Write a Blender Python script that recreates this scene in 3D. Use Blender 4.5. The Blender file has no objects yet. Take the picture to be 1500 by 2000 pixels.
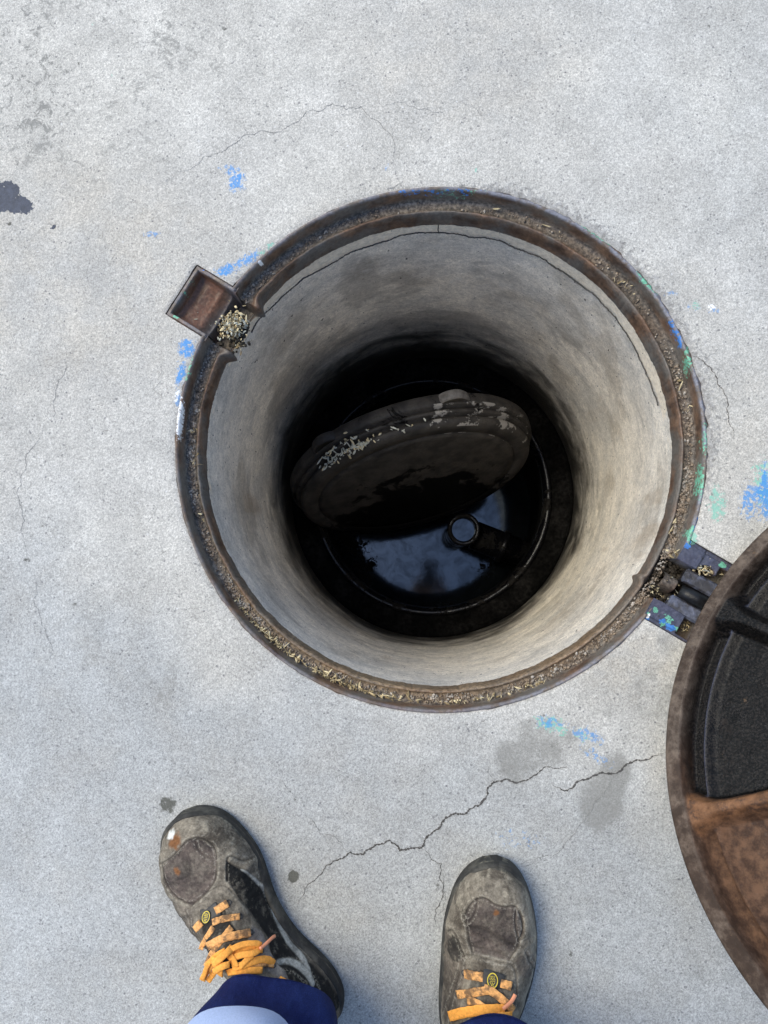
import bpy, math, random
import numpy as np
from mathutils import Vector, Matrix
from mathutils.bvhtree import BVHTree
random.seed(7); RNG = np.random.default_rng(7)
S = bpy.context.scene
COL = S.collection

# ---------------------------------------------------------------- camera
F = 1500.0                                   # focal length in photo pixels (photo 1500 x 2000)
_n = np.array([(830-750)/F, -(1100-1000)/F, -1.0])
_u = -_n/np.linalg.norm(_n)
_x = np.array([1.0, 0, 0]); _x -= _u*(_x@_u); _x /= np.linalg.norm(_x)
_y = np.cross(_u, _x)
RC = np.array([_x, _y, _u])                  # camera -> world
CAMP = np.array([0, 0, 1.0])
cam = bpy.data.cameras.new('camera'); cam.sensor_fit = 'VERTICAL'; cam.sensor_height = 36
cam.lens = 36*F/2000; cam.clip_start = 0.01; cam.clip_end = 500
co = bpy.data.objects.new('camera', cam); COL.objects.link(co)
co.matrix_world = Matrix.Translation(Vector(CAMP)) @ Matrix(RC.tolist()).to_4x4()
S.camera = co

# ---------------------------------------------------------------- sky and sun (bright overcast day)
SUN_EL, SUN_AZ = math.radians(57), math.radians(300)      # azimuth clockwise from +Y: light from the upper left
w = bpy.data.worlds.new('World'); S.world = w; w.use_nodes = True
nt = w.node_tree; bg = nt.nodes['Background']
sk = nt.nodes.new('ShaderNodeTexSky'); sk.sky_type = 'NISHITA'; sk.sun_disc = False
sk.sun_elevation = SUN_EL; sk.sun_rotation = SUN_AZ
sk.air_density = 1.0; sk.dust_density = 1.2; sk.ozone_density = 1.0
nt.links.new(sk.outputs[0], bg.inputs[0]); bg.inputs[1].default_value = 0.15
sl = bpy.data.lights.new('sun', 'SUN'); sl.energy = 1.5; sl.angle = math.radians(34); sl.color = (1.0, 0.925, 0.715)
so = bpy.data.objects.new('sun', sl); COL.objects.link(so)
_sd = Vector((math.sin(SUN_AZ)*math.cos(SUN_EL), math.cos(SUN_AZ)*math.cos(SUN_EL), math.sin(SUN_EL)))
so.rotation_euler = _sd.to_track_quat('Z', 'Y').to_euler(); so.location = (-3, 2, 5)
S.view_settings.view_transform = 'Standard'; S.view_settings.look = 'None'
S.view_settings.exposure = 0.79; S.view_settings.gamma = 1

# ---------------------------------------------------------------- helpers
C = np.array([0.0153, 0.156, 0.0]); R_OUT, R_IN = 0.3470, 0.3222
AL, AH = 2.5836, -0.5408                     # directions of the lifting pocket and of the hinge

def ray(px, py):
    d = RC @ np.array([(px-750)/F, -(py-1000)/F, -1.0]); return d/np.linalg.norm(d)
def at(px, py, z=0.0):
    d = ray(px, py); return CAMP + d*((z-1.0)/d[2])
def zpx(pts, ox, oy, s): return [(ox+x/s, oy+y/s) for x, y in pts]
def smooth(a, b, x):
    t = np.clip((x-a)/(b-a), 0, 1); return t*t*(3-2*t)

def tag(o, label=None, cat=None, group=None, kind=None):
    for k, v in (('label', label), ('category', cat), ('group', group), ('kind', kind)):
        if v: o[k] = v
    return o
def empty(name, loc=(0, 0, 0)):
    o = bpy.data.objects.new(name, None); COL.objects.link(o); o.location = loc; o.empty_display_size = .05
    return o
def link(name, me, mats, parent=None, smooth_=True):
    o = bpy.data.objects.new(name, me); COL.objects.link(o)
    for m in (mats if isinstance(mats, (list, tuple)) else [mats]): me.materials.append(m)
    if smooth_: me.polygons.foreach_set('use_smooth', [True]*len(me.polygons))
    if parent:
        o.parent = parent
        o.matrix_parent_inverse = Matrix.Translation(-Vector(wloc(parent)))
    return o
def wloc(o):
    v = Vector(o.location)
    if o.parent and o.type == 'EMPTY': v += Vector(wloc(o.parent))
    return v if o.type == 'EMPTY' else Vector((0, 0, 0))
def mesh_np(name, V, Fq, attrs=None, mi=None):
    """V (n,3), Fq (m,4) or list of index arrays"""
    me = bpy.data.meshes.new(name)
    V = np.asarray(V, dtype=np.float32)
    if isinstance(Fq, np.ndarray):
        m, k = Fq.shape
        me.vertices.add(len(V)); me.vertices.foreach_set('co', V.ravel())
        me.loops.add(m*k); me.loops.foreach_set('vertex_index', Fq.astype(np.int32).ravel())
        me.polygons.add(m); me.polygons.foreach_set('loop_start', np.arange(0, m*k, k, dtype=np.int32))
        me.polygons.foreach_set('loop_total', np.full(m, k, dtype=np.int32))
        me.update(calc_edges=True); me.validate()
    else:
        me.from_pydata(V.tolist(), [], [list(map(int, f)) for f in Fq]); me.update()
    for k, a in (attrs or {}).items():
        at_ = me.attributes.new(k, 'FLOAT', 'POINT'); at_.data.foreach_set('value', np.asarray(a, dtype=np.float32).ravel())
    if mi is not None: me.polygons.foreach_set('material_index', mi)
    return me
def grid_faces(h, w_, wrap=False, flip=False):
    i = np.arange(h-1)[:, None]; j = np.arange(w_ if wrap else w_-1)[None, :]
    j2 = (j+1) % w_
    f = np.stack([i*w_+j, i*w_+j2, (i+1)*w_+j2, (i+1)*w_+j], -1).reshape(-1, 4)
    return f[:, ::-1] if flip else f
class MB:
    def __init__(s): s.v = []; s.f = []; s.m = []
    def add(s, V, Fs, mi=0):
        b = len(s.v); s.v += [tuple(map(float, p)) for p in V]; s.f += [tuple(int(i)+b for i in f) for f in Fs]; s.m += [mi]*len(Fs)
    def tube(s, pts, rad, n=16, mi=0, cap=True):
        pts = [np.array(p, float) for p in pts]; rad = rad if hasattr(rad, '__len__') else [rad]*len(pts)
        V = []; up = np.array([0, 0, 1.0])
        for i, p in enumerate(pts):
            t = pts[min(i+1, len(pts)-1)]-pts[max(i-1, 0)]; t /= np.linalg.norm(t)+1e-12
            if abs(t@up) > .95: up = np.array([1.0, 0, 0]) if abs(t[0]) < .8 else np.array([0, 1.0, 0])
            a = np.cross(t, up); a /= np.linalg.norm(a); b = np.cross(t, a); up = -b if (-b)@up > 0 else b
            for k in range(n):
                q = 2*math.pi*k/n; V.append(p+rad[i]*(math.cos(q)*a+math.sin(q)*np.cross(t, a)))
        Fs = grid_faces(len(pts), n, True).tolist()
        if cap: Fs += [list(range(n))[::-1], [len(V)-n+k for k in range(n)]]
        s.add(V, Fs, mi)
    def box(s, c, ax, half, mi=0, bev=0.0):
        c = np.array(c, float); ax = [np.array(a, float) for a in ax]
        if bev <= 0: lv = [(-1, 0), (1, 0)]
        else: lv = [(-1, bev), (-1+bev/half[2], 0), (1-bev/half[2], 0), (1, bev)]
        V = []; n = 0
        for z, ins in lv:
            hx, hy = half[0]-ins, half[1]-ins; b = bev
            ring = [(-hx+b, -hy), (hx-b, -hy), (hx, -hy+b), (hx, hy-b), (hx-b, hy), (-hx+b, hy), (-hx, hy-b), (-hx, -hy+b)] if bev > 0 else [(-hx, -hy), (hx, -hy), (hx, hy), (-hx, hy)]
            n = len(ring)
            for x, y in ring: V.append(c+ax[0]*x+ax[1]*y+ax[2]*z*half[2])
        Fs = grid_faces(len(lv), n, True).tolist()+[list(range(n))[::-1], [len(V)-n+k for k in range(n)]]
        s.add(V, Fs, mi)
    def build(s, name, mats, parent=None, smooth_=True, attrs=None):
        me = mesh_np(name, s.v, s.f, attrs); me.polygons.foreach_set('material_index', s.m)
        return link(name, me, mats, parent, smooth_)

# value noise in python (for real relief)
_T = RNG.random((64, 64, 64)).astype(np.float32)
def vnoise(P, sc):
    q = np.asarray(P)*sc+137.31; i = np.floor(q).astype(int); f = q-i; f = f*f*(3-2*f); r = 0
    for a in (0, 1):
        for b in (0, 1):
            for c in (0, 1):
                wgt = (f[..., 0] if a else 1-f[..., 0])*(f[..., 1] if b else 1-f[..., 1])*(f[..., 2] if c else 1-f[..., 2])
                r = r+wgt*_T[(i[..., 0]+a) % 64, (i[..., 1]+b) % 64, (i[..., 2]+c) % 64]
    return r
def fbm(P, sc, o=4):
    r = 0; a = 1; t = 0
    for k in range(o): r = r+a*vnoise(P, sc*2**k); t += a; a *= .5
    return r/t

# ---------------------------------------------------------------- materials
class M_:
    def __init__(s, name):
        s.m = bpy.data.materials.new(name); s.m.use_nodes = True; s.t = s.m.node_tree; s.b = s.t.nodes['Principled BSDF']
        s.tc = s.t.nodes.new('ShaderNodeTexCoord').outputs['Object']
    def l(s, a, b): s.t.links.new(a, b)
    def put(s, sock, v):
        if hasattr(v, 'node'): s.l(v, sock)
        else: sock.default_value = v if not isinstance(v, tuple) or len(v) != 3 or sock.type != 'RGBA' else (*v, 1)
    def map(s, sc=(1, 1, 1), rot=(0, 0, 0)):
        n = s.t.nodes.new('ShaderNodeMapping'); s.l(s.tc, n.inputs[0]); n.inputs['Scale'].default_value = sc; n.inputs['Rotation'].default_value = rot; return n.outputs[0]
    def noise(s, sc, det=4, ro=.55, vec=None, dist=0.0):
        n = s.t.nodes.new('ShaderNodeTexNoise'); s.l(vec or s.tc, n.inputs['Vector'])
        n.inputs['Scale'].default_value = sc; n.inputs['Detail'].default_value = det; n.inputs['Roughness'].default_value = ro; n.inputs['Distortion'].default_value = dist
        return n.outputs[0]
    def vor(s, sc, vec=None, feat='F1', out='Distance'):
        n = s.t.nodes.new('ShaderNodeTexVoronoi'); n.feature = feat; s.l(vec or s.tc, n.inputs['Vector']); n.inputs['Scale'].default_value = sc; return n.outputs[out]
    def attr(s, nm):
        n = s.t.nodes.new('ShaderNodeAttribute'); n.attribute_name = nm; return n.outputs['Fac']
    def xyz(s):
        n = s.t.nodes.new('ShaderNodeSeparateXYZ'); s.l(s.tc, n.inputs[0]); return n.outputs
    def math(s, op, a, b=0.0, c=0.0, clamp=False):
        n = s.t.nodes.new('ShaderNodeMath'); n.operation = op; n.use_clamp = clamp
        for k, v in enumerate((a, b, c)): s.put(n.inputs[k], v)
        return n.outputs[0]
    def step(s, x, a, b, lo=0.0, hi=1.0):
        n = s.t.nodes.new('ShaderNodeMapRange'); n.interpolation_type = 'SMOOTHSTEP'; s.put(n.inputs[0], x)
        for k, v in zip((1, 2, 3, 4), (a, b, lo, hi)): n.inputs[k].default_value = v
        return n.outputs[0]
    def mix(s, fac, a, b, mode='MIX'):
        n = s.t.nodes.new('ShaderNodeMix'); n.data_type = 'RGBA'; n.blend_type = mode; n.clamp_factor = True
        s.put(n.inputs[0], fac); s.put(n.inputs[6], a); s.put(n.inputs[7], b); return n.outputs[2]
    def mul(s, col, fac):   # darken/lighten a colour by a scalar socket
        n = s.t.nodes.new('ShaderNodeVectorMath'); n.operation = 'SCALE'; s.put(n.inputs[0], col); s.put(n.inputs['Scale'], fac); return n.outputs[0]
    def bump(s, h, st=.3, d=.002, prev=None):
        n = s.t.nodes.new('ShaderNodeBump'); s.put(n.inputs['Height'], h); n.inputs['Strength'].default_value = st; n.inputs['Distance'].default_value = d
        if prev: s.l(prev, n.inputs['Normal'])
        return n.outputs[0]
    def done(s, col, rough=.8, nrm=None, spec=.5, metal=0.0, ior=1.45):
        b = s.b; s.put(b.inputs['Base Color'], col); s.put(b.inputs['Roughness'], rough); s.put(b.inputs['Metallic'], metal)
        s.put(b.inputs['Specular IOR Level'], spec); b.inputs['IOR'].default_value = ior
        if nrm is not None: s.l(nrm, b.inputs['Normal'])
        return s.m

def mask(m, attr, ns, gain=1.0, a=.5, b=.6, NG=1.0):
    """ragged patch: smooth vertex mask broken up by a fine noise"""
    if NG > 1.5: return m.math('MULTIPLY', m.step(m.attr(attr), .06, .22), m.step(m.math('MULTIPLY_ADD', m.math('SUBTRACT', ns, .5), NG, m.math('MULTIPLY', m.attr(attr), gain)), a, b))
    return m.step(m.math('MULTIPLY_ADD', m.math('SUBTRACT', ns, .5), NG, m.math('MULTIPLY', m.attr(attr), gain)), a, b)

def concrete_ground():
    m = M_('concrete_ground')
    big = m.noise(2.2, 5, .6); mid = m.noise(14, 6, .65); fine = m.noise(120, 6, .8, None, .5); gr = m.vor(760, None, 'F1', 'Color'); gr2 = m.vor(430, m.map((1, 1, 1), (0, 0, .7)), 'F1', 'Color')
    c = m.mix(m.step(big, .35, .65), (.56, .54, .49), (.50, .487, .452))
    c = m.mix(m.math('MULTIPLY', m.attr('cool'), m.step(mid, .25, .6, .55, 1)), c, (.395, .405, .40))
    c = m.mix(m.math('MULTIPLY', m.attr('warm'), m.step(mid, .35, .65)), c, (.46, .43, .375))
    c = m.mul(c, m.step(mid, .3, .72, .87, 1.07))
    c = m.mul(c, m.step(m.noise(5, 6, .7, None, .8),   .3, .7, .90, 1.07))
    c = m.mul(c, m.step(fine, .3, .7, .87, 1.11))
    c = m.mul(c, m.step(gr, 0, 1, .74, 1.24))
    c = m.mul(c, m.step(m.noise(330, 4, .8), .3, .7, .82, 1.18))
    c = m.mix(m.math('MULTIPLY', m.step(gr2, .90, .93), .6), c, (.14, .14, .145))          # dark grains
    c = m.mix(m.math('MULTIPLY', m.step(m.vor(520, m.map((1, 1, 1), (0, 0, 1.9)), 'F1', 'Color'), .95, .97), .6), c, (.70, .70, .69))
    pit = m.math('MULTIPLY', m.step(m.vor(95), .16, .08), m.step(m.noise(40, 2), .5, .6))
    c = m.mix(m.math('MULTIPLY', pit, .75), c, (.14, .14, .15))
    blot = m.math('MULTIPLY', m.step(m.math('ADD', m.noise(62, 6, .75, None, .9), m.math('MULTIPLY', m.math('SUBTRACT', m.noise(12, 2), .5), .35)), .545, .63), m.attr('moss'))
    c = m.mix(m.math('MULTIPLY', blot, .8), c, (.19, .19, .175))
    st = mask(m, 'stain', m.noise(22, 6, .7), 1.0, .3, .85, 2.2)
    c = m.mix(m.math('MULTIPLY', st, .62), c, (.215, .21, .19))
    chip = mask(m, 'chip', m.noise(130, 4, .7), 1.0, .5, .75, 3.0)
    c = m.mix(m.math('MULTIPLY', chip, .6), c, m.mix(m.step(fine, .4, .6), (.13, .125, .12), (.34, .335, .33)))
    sp = mask(m, 'spot', m.noise(160, 4, .7), 1.0, .42, .9, 1.8)
    c = m.mix(m.math('MULTIPLY', sp, .85), c, (.075, .075, .06))
    pn = m.noise(150, 5, .75, None, .3)
    c = m.mix(m.math('MULTIPLY', mask(m, 'green', pn, 1, .66, .9, 5.5), .75), c, (.22, .54, .42))
    c = m.mix(m.math('MULTIPLY', mask(m, 'blue', m.noise(170, 5, .75, m.map((1, 1, 1), (0, 0, 2)), .4), 1, .62, .85, 4.5), m.step(m.attr('blue'), .5, 1, .45, .9)), c, (.07, .28, .62))
    c = m.mix(mask(m, 'white', pn, 1, .66, .78, 3.2), c, (.85, .86, .86))
    tar = mask(m, 'tar', m.noise(70, 7, .75), 1, .5, .53, 4.0)
    c = m.mix(tar, c, m.mul((.046, .056, .082), m.step(fine, .3, .7, .7, 1.4)))
    h = m.math('ADD', m.math('MULTIPLY', gr, .6), m.math('MULTIPLY', fine, .8))
    h = m.math('SUBTRACT', h, m.math('ADD', pit, m.math('MULTIPLY', chip, 1.2)))
    return m.done(c, m.step(tar, 0, 1, .85, .5), m.bump(h, .45, .0012), .3)
def plain(name, col, rough=.7, sc=60, var=.25, bump=.2, spec=.4, metal=0.0, col2=None, sc2=8):
    m = M_(name); n = m.noise(sc, 5, .65); c = m.mul(col, m.step(n, .25, .75, 1-var, 1+var))
    if col2: c = m.mix(m.step(m.noise(sc2, 5, .65), .45, .62), c, m.mul(col2, m.step(n, .25, .75, 1-var, 1+var)))
    return m.done(c, rough, m.bump(n, bump, .001), spec, metal)
def wall_mat():
    m = M_('shaft_concrete'); x, y, z = m.xyz()
    band = m.noise(11, 6, .6, m.map((1, 1, 2.2))); blot = m.noise(9, 5, .6, None, .5); fine = m.noise(150, 5, .7); gr = m.noise(500, 3, .65)
    c = m.mix(m.step(blot, .38, .66), (.87, .80, .68), (.66, .62, .545))
    c = m.mix(m.math('MULTIPLY', m.step(m.noise(6, 4, .6), .52, .66), .5), c, (.40, .34, .26))
    c = m.mul(c, m.step(band, .3, .7, .88, 1.08)); c = m.mul(c, m.step(fine, .3, .7, .86, 1.12)); c = m.mul(c, m.step(gr, .3, .7, .88, 1.12)); c = m.mul(c, m.step(m.vor(620, None, 'F1', 'Color'), 0, 1, .86, 1.14)); c = m.mul(c, m.step(m.noise(60, 6, .8, None, .6), .3, .7, .84, 1.12))
    c = m.mix(m.math('MULTIPLY', mask(m, 'damp', m.noise(13, 7, .7, m.map((1, 1, 1.5)), .8), 1, .35, .95, 2.6), .62), c, m.mul((.36, .33, .285), m.step(fine, .3, .7, .8, 1.2)))
    c = m.mix(m.math('MULTIPLY', mask(m, 'mortar', m.noise(40, 4), 1, .45, .55), .8), c, m.mul((.90, .78, .60), m.step(fine, .3, .7, .8, 1.15)))
    drip = m.math('MULTIPLY', m.step(m.noise(16, 4, .6, m.map((1, 1, .12))), .56, .68), m.step(m.noise(5, 3), .48, .62))
    c = m.mix(m.math('MULTIPLY', drip, .4), c, (.36, .26, .16))
    scr = m.step(m.noise(40, 3, .7, m.map((.35, .35, 6))), .62, .72); c = m.mul(c, m.step(scr, 0, 1, 1, .82))
    lite = m.math('MULTIPLY', m.step(m.noise(26, 6, .75, None, .8), .58, .68), .35); c = m.mix(lite, c, (.80, .77, .70))
    pits = m.step(m.noise(170, 2, .5, m.map((1, 1, .45))), .71, .74)
    c = m.mix(pits, c, (.06, .055, .05))
    # wet black grime to an uneven waterline, fading upward with painted depth shade
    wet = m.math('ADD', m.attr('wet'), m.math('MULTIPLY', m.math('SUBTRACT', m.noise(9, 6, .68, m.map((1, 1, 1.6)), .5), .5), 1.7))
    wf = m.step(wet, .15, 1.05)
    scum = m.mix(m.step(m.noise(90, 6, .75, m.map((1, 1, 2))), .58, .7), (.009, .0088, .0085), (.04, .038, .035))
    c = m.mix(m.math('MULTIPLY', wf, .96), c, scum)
    return m.done(c, m.step(wf, 0, 1, .85, .45), m.bump(m.math('ADD', fine, m.math('ADD', gr, m.noise(70, 5, .7))), .75, .002), .35)
def frame_mat():
    m = M_('rusty_cast_iron'); x, y, z = m.xyz()
    n1 = m.noise(30, 6, .7); n2 = m.noise(220, 5, .7)
    rust = m.mix(m.step(n1, .35, .65), (.062, .036, .024), (.20, .118, .072))
    c = m.mix(m.step(m.noise(16, 5, .6), .4, .62), rust, (.14, .125, .108))
    seat = m.mix(m.step(n2, .4, .62), (.09, .077, .065), (.24, .20, .155))
    c = m.mix(m.math('MULTIPLY', m.attr('seat'), .8), c, m.mix(m.step(m.noise(12, 6, .7), .42, .6), seat, m.mul(seat, .55)))
    c = m.mix(m.attr('tan'), c, m.mul((.30, .21, .125), m.step(n2, .3, .7, .6, 1.2)))
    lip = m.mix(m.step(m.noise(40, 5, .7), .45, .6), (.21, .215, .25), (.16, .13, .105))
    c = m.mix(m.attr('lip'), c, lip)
    pn = m.noise(210, 5, .75, None, .3)
    c = m.mix(m.math('MULTIPLY', m.attr('plate'), .85), c, m.mix(m.step(m.noise(90, 5, .6), .6, .72), (.062, .072, .115), (.02, .02, .02)))
    c = m.mix(mask(m, 'green', pn, 1, .82, .95, 6), c, (.16, .44, .30))
    c = m.mix(mask(m, 'blue', m.noise(180, 5, .7, m.map((1, 1, 1), (0, 0, 2))), 1, .70, .82, 5), c, (.06, .20, .52))
    c = m.mix(mask(m, 'white', pn, 1, .55, .65, 4), c, (.85, .86, .86))
    c = m.mul(c, m.step(n2, .3, .7, .72, 1.22)); c = m.mix(m.math('MULTIPLY', m.attr('pocket'), m.step(n1, .35, .6, .45, .9)), c, m.mul((.17, .078, .045), m.step(n2, .3, .7, .6, 1.3)))
    rg = m.step(m.noise(25, 3), .35, .65, .38, .62)
    rg = m.math('SUBTRACT', rg, m.math('MULTIPLY', m.attr('plate'), .2))
    return m.done(c, rg, m.bump(m.math('ADD', n2, m.noise(60, 4)), .5, .0012), .5)
def cover_mat():
    m = M_('cover_cast_iron')
    g = m.noise(380, 4, .7); n = m.noise(11, 6, .7); n2 = m.noise(70, 5, .7)
    black = m.mix(m.step(g, .45, .62), (.003, .003, .003), (.020, .017, .015))
    brown = m.mix(m.step(n2, .35, .65), (.062, .034, .022), (.125, .068, .040))
    r = m.math('ADD', m.attr('rust'), m.math('MULTIPLY', m.math('SUBTRACT', m.noise(14, 8, .75), .5), 2.6))
    c = m.mix(m.step(r, .38, .8), black, brown)
    rim = m.mix(m.step(m.noise(35, 6, .7), .4, .65), (.058, .040, .030), (.13, .10, .078))
    c = m.mix(m.math('MULTIPLY', m.attr('rim'), .9), c, rim)
    c = m.mix(m.math('MULTIPLY', m.step(m.noise(45, 6, .8), .64, .70), .45), c, (.19, .12, .07))
    c = m.mix(m.math('MULTIPLY', m.step(m.noise(20, 6, .8, m.map((1, 1, 1), (0, 0, 1))), .60, .72), .6), c, (.022, .016, .013))
    c = m.mul(c, m.step(n2, .3, .7, .8, 1.2))
    rg = m.math('ADD', m.step(n, .3, .7, .24, .36), m.math('MULTIPLY', m.attr('rust'), .25))
    c = m.mix(m.math('MULTIPLY', m.attr('ribc'), .85), c, m.mul(m.mix(m.step(m.noise(40, 7, .78), .48, .6), (.20, .098, .048), (.085, .048, .032)), m.step(n2, .3, .7, .6, 1.3)))  # rust-orange ribs, painted brighter as if catching the light
    bead_glint = m.attr('bead_glint'); c = m.mix(bead_glint, c, (.055, .058, .085))  # raised panel edge tinted blue: sky glint painted into the colour
    rg = m.math('MULTIPLY_ADD', bead_glint, -.12, rg)
    return m.done(c, rg, m.bump(m.math('ADD', g, m.math('MULTIPLY', n2, .7)), .5, .0016), m.math('MULTIPLY_ADD', bead_glint, .5, m.step(m.noise(260, 3), .60, .72, .20, .42)))
def lid_mat():
    m = M_('wet_inner_lid'); f = m.noise(240, 5, .7)
    dry = m.mix(m.step(m.noise(30, 5, .7), .4, .65), (.046, .041, .036), (.018, .0165, .0155))
    dry = m.mul(dry, m.step(f, .3, .7, .7, 1.3))
    wt = m.math('ADD', m.attr('wet'), m.math('MULTIPLY', m.math('SUBTRACT', m.noise(20, 8, .72, None, .6), .5), 2.6))
    wf = m.step(wt, .47, .53)
    sm = m.math('MULTIPLY', m.step(m.attr('sedge'), .3, .6), m.step(m.noise(24, 6, .7), .54, .57))
    dry = m.mix(m.math('MULTIPLY', sm, .8), dry, (.34, .32, .29))
    c = m.mix(wf, dry, (.0035, .0035, .0035))
    return m.done(c, m.step(wf, 0, 1, .6, .45), m.bump(f, .4, .001), m.step(wf, 0, 1, .35, .12))
def water_mat():
    m = M_('dark_water')
    sc = m.math('MULTIPLY', m.step(m.math('MULTIPLY_ADD', m.math('SUBTRACT', m.noise(60, 7, .78, None, .5), .5), 3.0, m.attr('scum')), .5, .56), 1.0)
    spk = m.step(m.noise(180, 3, .6), .70, .73)
    k = m.math('MAXIMUM', sc, spk)
    c = m.mix(k, (.003, .004, .005), (.012, .011, .01))
    film = m.step(m.noise(20, 6, .7, None, 1.0), .35, .65, .55, 1)
    m.b.inputs['Specular Tint'].default_value = (.72, .86, 1, 1)
    return m.done(c, m.step(k, 0, 1, .075, .7), m.bump(m.noise(30, 4), .05, .002), m.math('MULTIPLY', film, m.step(k, 0, 1, .8, .0)), 0, 1.7)
def shoe_mat():
    m = M_('dirty_shoe_leather'); f = m.noise(260, 5, .75); d = m.noise(28, 6, .72, None, .4); e = m.noise(70, 5, .7)
    suede = m.mix(m.step(d, .35, .65), (.072, .060, .047), (.235, .205, .16))
    panel = m.mix(m.step(d, .38, .66), (.045, .036, .033), (.125, .098, .082))
    c = m.mix(m.math('MULTIPLY', m.attr('panel'), m.step(m.noise(45, 6, .75), .3, .55, .35, 1)), suede, panel)
    blk = m.mix(m.step(e, .5, .7), (.011, .011, .011), (.075, .068, .055))
    c = m.mix(m.attr('black'), c, blk)
    grey = m.mix(m.step(e, .4, .6), (.16, .145, .135), (.24, .22, .205))
    c = m.mix(m.attr('grey'), c, grey)
    smud = m.step(m.noise(17, 6, .75, None, 1.2), .52, .66); c = m.mix(m.math('MULTIPLY', smud, .5), c, (.045, .038, .032))
    c = m.mix(m.attr('rubber'), c, m.mix(m.step(e, .4, .65), (.05, .05, .045), (.14, .13, .10)))
    dust = m.math('MULTIPLY', m.step(e, .5, .68), m.attr('dust'))
    c = m.mix(m.math('MULTIPLY', dust, .6), c, (.36, .32, .25))
    c = m.mix(m.math('MULTIPLY', m.attr('seam'), .8), c, (.028, .024, .02))
    st = m.math('MULTIPLY', m.attr('stitch'), m.step(m.noise(420, 1, .4), .48, .54))
    c = m.mix(m.math('MULTIPLY', st, .6), c, (.42, .39, .32))
    c = m.mix(m.attr('lining'), c, (.70, .30, .045))
    c = m.mix(m.attr('rustspot'), c, (.19, .085, .035))
    c = m.mix(m.attr('scuff'), c, (.66, .66, .62))
    c = m.mix(m.attr('silver'), c, m.mul((.36, .355, .32), m.step(e, .3, .6, .55, 1.1)))
    c = m.mul(c, m.step(f, .3, .7, .68, 1.3))
    return m.done(c, .85, m.bump(m.math('ADD', f, e), .5, .0012), .25)

MG = concrete_ground(); MW = wall_mat(); MF = frame_mat(); MC = cover_mat(); ML = lid_mat(); MWA = water_mat(); MS = shoe_mat()
MCRACK = plain('crack_dark', (.085, .08, .075), .95, 300, .5)
MFAINT = plain('crack_faint', (.20, .20, .195), .95, 300, .5)
MUNDER = plain('crumbled_mortar', (.13, .12, .11), .95, 200, .5, .8)
def wet_plastic():
    m = M_('black_plastic'); n = m.noise(18, 6, .7, None, .4); f = m.noise(120, 5, .7)
    k = m.step(n, .5, .56); c = m.mix(k, (.004, .004, .005), m.mul((.012, .011, .010), m.step(f, .3, .7, .4, 1.6)))
    return m.done(c, m.step(k, 0, 1, .22, .8), m.bump(m.math('ADD', f, n), .5, .002), m.step(k, 0, 1, .4, .1))
MPLAST = wet_plastic()
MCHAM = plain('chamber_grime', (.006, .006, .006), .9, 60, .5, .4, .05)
MGRIT = plain('grit', (.24, .185, .135), .8, 150, .7, .3, .3, 0, (.34, .31, .27), 90)
MSHAV = plain('wood_shaving', (.70, .60, .38), .8, 90, .35, .3, .3, 0, (.48, .39, .23), 30)
MSHAVW = plain('pale_shaving', (.50, .50, .42), .8, 90, .35, .3)
MLACE = plain('orange_lace', (.88, .38, .075), .85, 300, .22, .5, .2)
MLACED = plain('dirty_orange_lace', (.74, .38, .14), .9, 300, .3, .5, .2, 0, (.20, .12, .065), 90)
MAGLET = plain('aglet', (.75, .30, .16), .4, 100, .15, .1)
MSOLE = plain('shoe_rubber', (.028, .027, .025), .7, 120, .4, .4, .4, 0, (.075, .07, .058), 25)
MNAVY = plain('navy_cloth', (.008, .015, .070), .85, 700, .3, .45, .15)
def cloth(name, a, b_):
    m = M_(name); f = m.noise(18, 4, .6, m.map((1, 1, .6))); wv = m.noise(900, 2, .5); lint = m.step(m.noise(420, 3, .7), .68, .74)
    c = m.mul(m.mix(m.step(f, .35, .65), a, b_), m.step(wv, .3, .7, .75, 1.25)); c = m.mix(m.math('MULTIPLY', lint, .25), c, (.25, .26, .32))
    return m.done(c, .85, m.bump(m.math('ADD', m.math('MULTIPLY', f, 6), m.math('MULTIPLY', wv, .3)), .5, .003), .15)
MNAVY = cloth('navy_cloth', (.007, .012, .062), (.013, .024, .100))
MBAND = plain('pale_blue_cloth', (.34, .42, .62), .7, 500, .1, .3, .3)
MTAB = plain('lace_tab', (.035, .035, .035), .5, 200, .3, .2)
MYEL = plain('badge_yellow', (.62, .48, .05), .5, 200, .2, .1)
MSKIN = plain('skin', (.30, .17, .11), .55, 80, .1, .1)
MHAIR = plain('hair', (.02, .015, .012), .6, 200, .3, .4)
MPHONE = plain('phone_black', (.012, .012, .014), .25, 50, .1, .02)

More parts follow.
